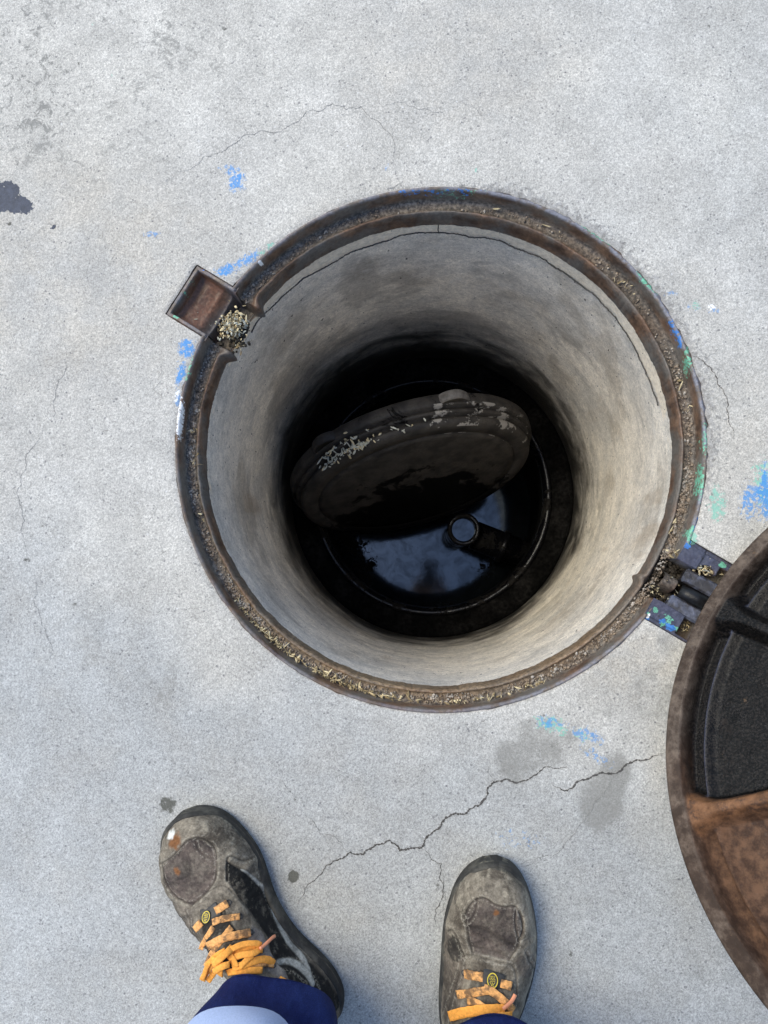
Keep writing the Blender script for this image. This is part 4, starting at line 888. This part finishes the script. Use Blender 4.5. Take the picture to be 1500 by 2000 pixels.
ZL = lambda p: zpx(p, 280, 1550, 3.571); ZR = lambda p: zpx(p, 820, 1650, 5.357)
outL = [(-.014, -.018, -.006), (-.0125, -.028, .006), (-.008, -.036, .016), (0, -.043, .0235), (.010, -.048, .0285), (.025, -.052, .0318), (.05, -.055, .0308), (.075, -.060, .0235), (.10, -.068, .0160), (.125, -.077, .0143), (.15, -.084, .0156), (.17, -.089, .0198), (.19, -.0915, .0258), (.21, -.0925, .0292), (.23, -.0925, .0278), (.25, -.0895, .0245), (.27, -.0805, .0185), (.285, -.068, .0090), (.294, -.058, .0000), (.3005, -.045, -.0100), (.3030, -.0375, -.0165), (.3040, -.032, -.022)]
outR = [(-.037, -.006, .004), (-.0355, -.014, .012), (-.031, -.022, .020), (-.02, -.030, .028), (0, -.037, .034), (.03, -.041, .037), (.055, -.046, .043), (.074, -.050, .0495), (.10, -.0515, .0570), (.12, -.0520, .0610), (.135, -.0525, .0630), (.155, -.0535, .0635), (.178, -.0535, .0615), (.20, -.0495, .0570), (.222, -.0440, .0496), (.24, -.0340, .0405), (.252, -.0235, .0300), (.2585, -.0150, .0220), (.2620, -.0090, .0155), (.2636, -.0040, .0105)]
specL = dict(
 bumper=ZL([(108, 345), (125, 300), (190, 205), (260, 160), (330, 135), (400, 125), (470, 135), (540, 165), (600, 215), (655, 275), (700, 340)]),
 areas=[('panel', ZL([(135, 490), (200, 450), (250, 410), (280, 350), (330, 315), (420, 330), (490, 380), (510, 450), (505, 600), (440, 690), (340, 785), (200, 720), (150, 640)])),
        ('panel', ZL([(150, 740), (210, 760), (330, 800), (370, 960), (410, 1100), (430, 1210), (330, 1120), (220, 930)]), .5, 1),
        ('black', ZL([(585, 470), (700, 525), (800, 610), (870, 720), (935, 850), (1000, 990), (1060, 1090), (1160, 1190), (1240, 1300), (1300, 1430), (1340, 1560), (1200, 1560), (1100, 1440), (1010, 1300), (960, 1220), (900, 1130), (870, 1000), (800, 900), (710, 770), (620, 650), (575, 600)])),
        ('black', ZL([(1000, 1000), (1180, 1180), (1290, 1280), (1370, 1400), (1380, 1560), (1250, 1600), (1200, 1400), (1120, 1220), (1010, 1080)]), 1, 1),
        ('grey', ZL([(760, 920), (830, 960), (890, 1100), (930, 1170), (1000, 1240), (1030, 1320), (960, 1300), (860, 1230), (740, 1220), (700, 1100), (740, 1000)]), .9),
        ('black', ZL([(395, 850), (500, 765), (560, 800), (640, 930), (700, 1010), (740, 1080), (640, 1230), (420, 1230), (440, 1100), (420, 980)]), .85)],
 seams=[(ZL([(120, 490), (200, 445), (262, 375), (300, 320), (400, 305), (480, 345), (515, 420), (510, 600), (440, 690), (340, 785), (200, 720), (140, 600), (130, 490)]), 1.0),
        (ZL([(360, 330), (380, 400), (440, 445), (500, 460)]), .7, .6), (ZL([(582, 610), (580, 470), (600, 425), (700, 470), (775, 440)]), 1.0), (ZL([(590, 480), (690, 515), (770, 580), (850, 680), (905, 790), (950, 890), (1010, 1000), (1080, 1090)]), 1.2, .8, 0),
        (ZL([(300, 810), (400, 730), (500, 650), (560, 640), (620, 680), (700, 760), (790, 890), (860, 1000), (890, 1100), (1010, 1230), (1030, 1310)]), .8, .7, 0), (ZL([(300, 820), (340, 940), (390, 1060), (440, 1180)]), .7, .7),
        (ZL([(800, 430), (840, 560), (900, 740), (1000, 920)]), .8, .7), (ZL([(1100, 1040), (1200, 1130), (1300, 1260), (1340, 1400)]), .8, .6, 0), (ZL([(960, 1180), (1060, 1190), (1140, 1250), (1210, 1370), (1250, 1450)]), .7, .6)],
 silver=[(ZL([(690, 530), (745, 560), (800, 610), (860, 680)]), .0003, .0009), (ZL([(905, 790), (940, 880), (975, 960), (1020, 1040), (1080, 1100), (1140, 1170), (1195, 1320)]), .0004, .0012), (ZL([(940, 1165), (1030, 1158), (1110, 1200), (1160, 1260), (1195, 1325)]), .0006, .0016)],
 spots=[('scuff', *ZL([(185, 290)])[0], .0060), ('scuff', *ZL([(205, 275)])[0], .0045), ('rustspot', *ZL([(220, 330)])[0], .012), ('rustspot', *ZL([(235, 540)])[0], .006)],
 ribbons=[('lace_tab', ZL([(408, 860), (455, 850), (530, 800)]), .019, .001, MTAB),
  ('lace', ZL([(362, 945), (408, 895)]), .0095, .001, MLACED), ('lace', ZL([(505, 818), (590, 762)]), .0100, .0012, MLACED), ('lace', ZL([(485, 900), (560, 868), (672, 856)]), .0085, .001, MLACED),
  ('lace', ZL([(400, 1085), (435, 1010), (490, 930)]), .0075, .000, MLACED), ('lace', ZL([(440, 1200), (485, 1100), (560, 1000), (615, 930)]), .0085, .001, MLACED), ('lace', ZL([(455, 1058), (560, 1000), (650, 985), (748, 970)]), .0105, .0025, MLACED),
  ('lace', ZL([(418, 1290), (440, 1235), (490, 1180), (550, 1125)]), .0085, .006, MLACE, dict(lifts=[.003, .008, .012, .012], th=.0012)), ('lace', ZL([(455, 1300), (490, 1245), (535, 1190), (575, 1150)]), .0080, .008, MLACE, dict(lifts=[.002, .006, .010, .012], th=.0012)), ('lace', ZL([(425, 1262), (470, 1180), (530, 1110), (590, 1075)]), .0065, .012, MLACE, dict(lifts=[.009, .015, .017, .014], th=.0012)),
  ('lace', ZL([(590, 1125), (615, 1080), (680, 1045), (750, 1042), (790, 1062)]), .0075, .012, MLACE, dict(lifts=[.010, .016, .018, .017, .014], th=.0012)), ('lace', ZL([(620, 1120), (660, 1095), (730, 1080), (785, 1075)]), .0068, .012, MLACE, dict(lifts=[.009, .010, .011, .010], th=.0012)), ('lace', ZL([(640, 1130), (700, 1125), (760, 1120), (795, 1080)]), .0080, .012, MLACE, dict(lifts=[.012, .014, .014, .013], th=.0012)),
  ('lace', ZL([(530, 1115), (560, 1140), (580, 1185), (575, 1225)]), .0095, .014, MLACE, dict(lifts=[.012, .018, .016, .010], th=.0018)), ('lace', ZL([(540, 1155), (575, 1130), (610, 1100), (625, 1060)]), .0090, .018, MLACE, dict(lifts=[.014, .021, .019, .012], th=.0018)), ('lace', ZL([(545, 1185), (585, 1165), (622, 1165)]), .0080, .018, MLACE, dict(lifts=[.014, .020, .015], th=.0018)),
  ('lace', ZL([(615, 1120), (645, 1160), (665, 1205)]), .0085, .012, MLACE, dict(lifts=[.013, .013, .010])), ('lace', ZL([(680, 1205), (710, 1160), (750, 1130)]), .0070, .012, MLACE, dict(lifts=[.010, .012, .012])), ('lace', ZL([(650, 1212), (720, 1190), (800, 1155), (870, 1160), (908, 1190)]), .0088, .008, MLACE, dict(lifts=[.010, .009, .006, .001])), ('lace', ZL([(700, 1205), (790, 1190), (860, 1190), (905, 1200)]), .0060, .008, MLACED, dict(lifts=[.006, .005, .003, .001])),
  ('lace', ZL([(600, 1232), (700, 1228), (820, 1222)]), .0080, .006, MLACE), ('lace', ZL([(760, 1085), (825, 1095)]), .0075, .003, MLACE), ('lace_tip', ZL([(782, 1090), (830, 1045), (866, 1010)]), .0042, .016, MAGLET, dict(th=.0025))],
 eyelets=ZL([(595, 760), (676, 856), (752, 966), (825, 1094), (908, 1196), (356, 950), (396, 1090)]), badge=ZL([(445, 858)])[0], badge_r=(.0048, .0066), badge_rot=-.15)
specR = dict(
 bumper=ZR([(400, 440), (440, 400), (500, 310), (560, 258), (640, 240), (700, 240), (800, 262), (900, 295), (1000, 318), (1060, 345), (1130, 420)]),
 areas=[('panel', ZR([(470, 720), (520, 620), (600, 560), (690, 560), (790, 630), (890, 650), (1000, 640), (1090, 760), (1100, 920), (1060, 1020), (930, 1210), (740, 1160), (545, 1140), (480, 870)])),
        ('black', ZR([(290, 1000), (350, 940), (410, 1000), (440, 1150), (400, 1230), (330, 1200), (290, 1100)]), .75, 1),
        ('panel', ZR([(230, 950), (300, 930), (460, 1180), (500, 1320), (440, 1500), (420, 1870), (180, 1870), (230, 1300)]), .55, 1),
        ('panel', ZR([(1000, 1200), (1130, 1090), (1220, 1200), (1190, 1400), (1100, 1400), (1030, 1330)]), .6, 1),
        ('black', ZR([(540, 1400), (640, 1310), (760, 1320), (880, 1390), (880, 1540), (900, 1800), (500, 1800), (480, 1650)]), .45)],
 seams=[(ZR([(455, 760), (500, 640), (590, 555), (690, 555), (790, 630), (890, 655), (1000, 630), (1080, 740), (1100, 880), (1060, 1020), (930, 1215)]), .9), (ZR([(455, 760), (480, 880), (510, 1020), (545, 1140)]), 1.2), (ZR([(590, 560), (590, 660), (540, 780), (470, 830)]), .7, .7), (ZR([(1010, 690), (1000, 850), (1050, 1010)]), .9), (ZR([(1040, 700), (1090, 820), (1095, 930), (1045, 1010)]), .8),
        (ZR([(430, 1180), (500, 1145), (640, 1180), (800, 1225), (950, 1245), (1010, 1320), (1020, 1500), (990, 1700)]), .8, .7), (ZR([(290, 900), (340, 880), (390, 960), (450, 1170)]), .9), (ZR([(440, 1200), (400, 1400), (330, 1600), (260, 1870)]), .7, .6), (ZR([(1110, 1130), (1170, 1250), (1210, 1380), (1215, 1470), (1140, 1700), (1100, 1850)]), 1.1),
        (ZR([(520, 1060), (700, 1100), (900, 1150)]), 2.2, .45, 0), (ZR([(490, 870), (600, 880), (680, 905), (800, 960), (900, 1020), (985, 1060)]), 4.0, .7, 0)],
 silver=[(ZR([(1190, 1350), (1210, 1420), (1195, 1500), (1150, 1650), (1100, 1830)]), .0004, .0011)],
 spots=[('rustspot', *ZR([(800, 720)])[0], .004), ('dust', *ZR([(530, 680)])[0], .008)],
 ribbons=[('lace_tab', ZR([(655, 1385), (755, 1415), (860, 1455)]), .022, .001, MTAB),
  ('lace', ZR([(470, 1345), (560, 1362), (660, 1385)]), .0115, .0015, MLACED), ('lace', ZR([(845, 1440), (955, 1475)]), .0105, .0015, MLACED), ('lace', ZR([(400, 1562), (560, 1540), (720, 1515)]), .0105, .002, MLACED),
  ('lace', ZR([(670, 1490), (780, 1540), (880, 1630), (962, 1715)]), .0100, .003, MLACED), ('lace', ZR([(500, 1620), (600, 1650), (720, 1740), (820, 1820), (900, 1900)]), .0105, .001, MLACED), ('lace', ZR([(330, 1785), (480, 1740), (620, 1725), (800, 1710), (880, 1705)]), .0125, .004, MLACE),
  ('lace', ZR([(800, 1850), (845, 1780), (880, 1700)]), .016, .010, MLACE, dict(th=.0022)), ('lace', ZR([(860, 1800), (910, 1850), (960, 1900)]), .011, .006, MLACE), ('lace_tip', ZR([(880, 1680), (915, 1610), (955, 1530)]), .0048, .009, MAGLET, dict(th=.0026))],
 eyelets=ZR([(458, 1340), (958, 1478), (392, 1562), (966, 1700), (322, 1780)]), badge=ZR([(757, 1418)])[0], badge_r=(.0062, .0078), badge_rot=-.1)
sL, hitL = shoe((640, 1985), (395, 1578), outL, specL, 'turned-out shoe with a knotted bow and silver piping')
sR, hitR = shoe((925, 2110), (965, 1677), outR, specR, 'straight shoe with a round badge and crossed laces')
# padded orange collar of the turned-out shoe
b = MB(); q = [hitL(*p)[0]+np.array([0, 0, .004]) for p in chaik(ZL([(945, 1290), (1010, 1325), (1080, 1370), (1130, 1410), (1180, 1470)]), 2)]
b.tube(q, [.002]+[.0052]*(len(q)-2)+[.003], 12); b.build('padded_collar', MLACE, sL)

# trousers: two loose tubes up to the waist
def leg_tube(b, path, hem, mi=0, fold=.006, n=72, seedv=0., off=0.0, m=46, t0=0., t1=1.):
    path = [np.array(p, float) for p in path]; V = []
    L = np.linspace(t0, t1, m)
    pz = np.array([p[2] for p in path]); px_ = np.array([p[0] for p in path]); py_ = np.array([p[1] for p in path]); pr_ = np.array([p[3] for p in path])
    for i, s_ in enumerate(L):
        for k in range(n):
            a_ = 2*math.pi*k/n; hz_ = hem(a_); zt = pz[0]+(pz[-1]-pz[0])*s_**1.6; z = zt+(hz_)*max(0, 1-s_*5)
            x_, y_, r_ = np.interp(zt, pz, px_), np.interp(zt, pz, py_), np.interp(zt, pz, pr_)
            fo = fold*(math.sin(3*a_+seedv+z*9)+.7*math.sin(5*a_-z*31+seedv*2)+.8*math.sin(2*a_+z*55))*min(1, .45+s_*3)+.010*(float(vnoise(np.array([math.cos(a_)+seedv, math.sin(a_), z*6]), 2.2))-.5)
            V.append((x_+(r_+fo+off)*math.cos(a_), y_+(r_*1.02+fo+off)*math.sin(a_), z))
    b.add(V, grid_faces(m, n, True).tolist(), mi)
    return V[:n]
hips = (-.05, -.70, .92)
pathL = [(-.180, -.536, .086, .079), (-.182, -.548, .16, .083), (-.18, -.57, .30, .084), (-.165, -.60, .50, .088), (-.15, -.66, .90, .105)]
pathR = [(.066, -.566, .092, .076), (.064, -.585, .16, .080), (.06, -.62, .30, .084), (.05, -.64, .50, .088), (.03, -.68, .90, .105)]
hemL = lambda a: .040*max(0, math.sin(a-.25))**1.5-.020*max(0, -math.sin(a))
hemR = lambda a: .040*max(0, math.sin(a))**1.5-.020*max(0, -math.sin(a))
b = MB()
for pth, hm, sv in ((pathL, hemL, .6), (pathR, hemR, 2.2)):
    f = leg_tube(b, pth, hm, 0, .0060, 72, sv)
    # hem turned inside
    c_ = np.mean(f, 0); V = list(f)+[tuple(np.array(p)+(c_-np.array(p))*.05+np.array([0, 0, -.002])) for p in f]+[tuple(np.array(p)+(c_-np.array(p))*.10+np.array([0, 0, .012])) for p in f]
    b.add(V, [tuple(reversed(q_)) for q_ in grid_faces(3, 72, True).tolist()])
# seat of the trousers
T = np.linspace(0, 2*math.pi, 72, endpoint=False); V = []
for z, rx, ry in ((.80, .185, .10), (.86, .190, .115), (.95, .175, .115), (1.03, .16, .105), (1.05, .155, .10)):
    V += [(-.06+rx*math.cos(a), -.685+ry*math.sin(a), z) for a in T]
b.add(V, grid_faces(5, 72, True).tolist()); tro = b.build('trousers', MNAVY, person)
b = MB()
for pth, sv, mm in ((pathL, .6, 0), (pathR, 2.2, 0)):
    leg_tube(b, pth, lambda a: .006*math.sin(3*a+1)+.004*math.sin(7*a), 0, .0060, 72, sv, .0024, 20, .245, .36)
b.build('pale_band', MBAND, tro)

def skinned(name, nodes, edges, mat, parent, root=0, sub=2):
    me = bpy.data.meshes.new(name); me.from_pydata([p[:3] for p in nodes], edges, []); o = link(name, me, mat, parent, False)
    sk = o.modifiers.new('skin', 'SKIN'); sk.use_smooth_shade = True
    if not len(me.skin_vertices): raise RuntimeError('no skin layer')
    for i, p in enumerate(nodes):
        r = p[3] if isinstance(p[3], tuple) else (p[3], p[3]); me.skin_vertices[0].data[i].radius = r; me.skin_vertices[0].data[i].use_root = i == root
    s_ = o.modifiers.new('sub', 'SUBSURF'); s_.levels = sub; s_.render_levels = sub; return o
N = []; E_ = []
def nd(x, y, z, r, par=None):
    N.append((x, y, z, r))
    if par is not None: E_.append((par, len(N)-1))
    return len(N)-1
if not hasattr(bpy.types.Mesh, 'skin_vertices'): pass
pel = nd(-.06, -.68, .95, (.13, .10)); sp1 = nd(-.055, -.665, 1.10, (.125, .095), pel); sp2 = nd(-.05, -.57, 1.25, (.14, .10), sp1); ch = nd(-.040, -.47, 1.36, (.13, .09), sp2); nk = nd(-.025, -.37, 1.43, .055, ch)
hb = nd(-.018, -.29, 1.455, .062, nk); h1 = nd(-.012, -.21, 1.49, .082, hb); h2 = nd(-.012, -.155, 1.53, .070, h1); nose = nd(-.010, -.185, 1.40, .014, h1); chin = nd(-.014, -.25, 1.39, .03, hb)
for sx, fx in ((-1, -.055), (1, .055)):
    ear = nd(-.012+sx*.085, -.23, 1.50, .014, h1)
    sh = nd(-.035+sx*.18, -.44, 1.36, .058, ch); el = nd(-.02+sx*.26, -.42, 1.09, .042, sh); wr = nd(.018+sx*.075, -.165, 1.055, .026, el)
    pm_ = nd(.022+sx*.070, -.125, 1.046, (.030, .015), wr)
    for k, (dy_, ln_) in enumerate(((.028, .060), (.010, .066), (-.008, .062), (-.024, .050))):
        f1 = nd(.022+sx*.056, -.115+dy_, 1.044, .009, pm_); f2 = nd(.022+sx*.048, -.112+dy_*1.1, 1.032, .0085, f1); f3 = nd(.022+sx*.040, -.110+dy_*1.1, 1.0215, .0075, f2)
        f3b = nd(.022+sx*(.040-ln_*.35), -.108+dy_*1.1, 1.0085, .007, f3) if False else f3
    th1 = nd(.022+sx*.055, -.135, 1.040, .010, wr); th2 = nd(.022+sx*.030, -.112, 1.036, .0095, th1); th3 = nd(.022+sx*.012, -.090, 1.034, .008, th2)
for (hx, hy), (kx, ky), (ax, ay) in (((-.15, -.68), (-.165, -.62), (-.178, -.535)), ((.03, -.69), (.05, -.645), (.066, -.600))):
    a1 = nd(hx, hy, .88, .082, pel); a2 = nd(kx, ky, .50, .056, a1); a3 = nd((kx+ax)/2, (ky+ay)/2-.015, .30, .052, a2); a4 = nd(ax, ay, .13, .036, a3)
skinned('body', N, E_, MSKIN, person)
# work jacket
J = []; JE = []
def jd(x, y, z, r, par=None):
    J.append((x, y, z, r)); 
    if par is not None: JE.append((par, len(J)-1))
    return len(J)-1
j0 = jd(-.06, -.68, .98, (.155, .12)); j1 = jd(-.055, -.665, 1.12, (.15, .115), j0); j2 = jd(-.05, -.57, 1.25, (.165, .12), j1); j3 = jd(-.040, -.47, 1.36, (.145, .105), j2); j4 = jd(-.030, -.40, 1.41, .075, j3)
for sx in (-1, 1):
    a = jd(-.035+sx*.185, -.44, 1.36, .070, j3); a = jd(-.02+sx*.26, -.42, 1.09, .055, a); a = jd(.018+sx*.078, -.178, 1.058, .040, a)
jk = skinned('jacket', J, JE, plain('jacket_cloth', (.02, .03, .09), .85, 400, .2, .3, .2), person)
b = MB(); V = []
for i in range(12):
    f = i/11*math.pi*.60
    for k in range(24):
        a = 2*math.pi*k/24; r = .094*math.sin(f)+.0005; q_ = (r*1.1*math.sin(a)-.018*(1-math.cos(f)), .100*math.cos(f)); V.append((-.012+r*math.cos(a), -.205+q_[0]*.62+q_[1]*.55, 1.505+q_[1]*.83-q_[0]*.55))
b.add(V, grid_faces(12, 24, True, True).tolist()); b.build('hair', MHAIR, person)
# the phone: a slab just above the lens that takes the picture
RCm = Matrix(RC.tolist())
ax = [RC[:, 0], RC[:, 1], RC[:, 2]]
phone = empty('phone', tuple(CAMP+ax[2]*.012+ax[1]*-.055)); tag(phone, 'black phone held flat above the shaft in both hands', 'phone')
pc = CAMP+ax[0]*.022+ax[1]*-.062+ax[2]*.0125
b = MB(); b.box(pc, ax, (.0385, .0815, .0042), 0, .0016); b.build('phone_case', MPHONE, phone)
b = MB()
for dx_, dy_ in ((0, -.022), (0, -.044)):
    c_ = CAMP+ax[0]*dx_+ax[1]*dy_+ax[2]*.0068; b.tube([c_, c_+ax[2]*.002], [.0065, .0065], 20)
b.build('lens_ring', MTAB, phone)
b = MB(); b.box(pc+ax[2]*.0047, ax, (.0365, .0785, .0006)); sc_ = M_('screen_glass'); b.build('screen', sc_.done((.02, .02, .025), .08, None, .5), phone)
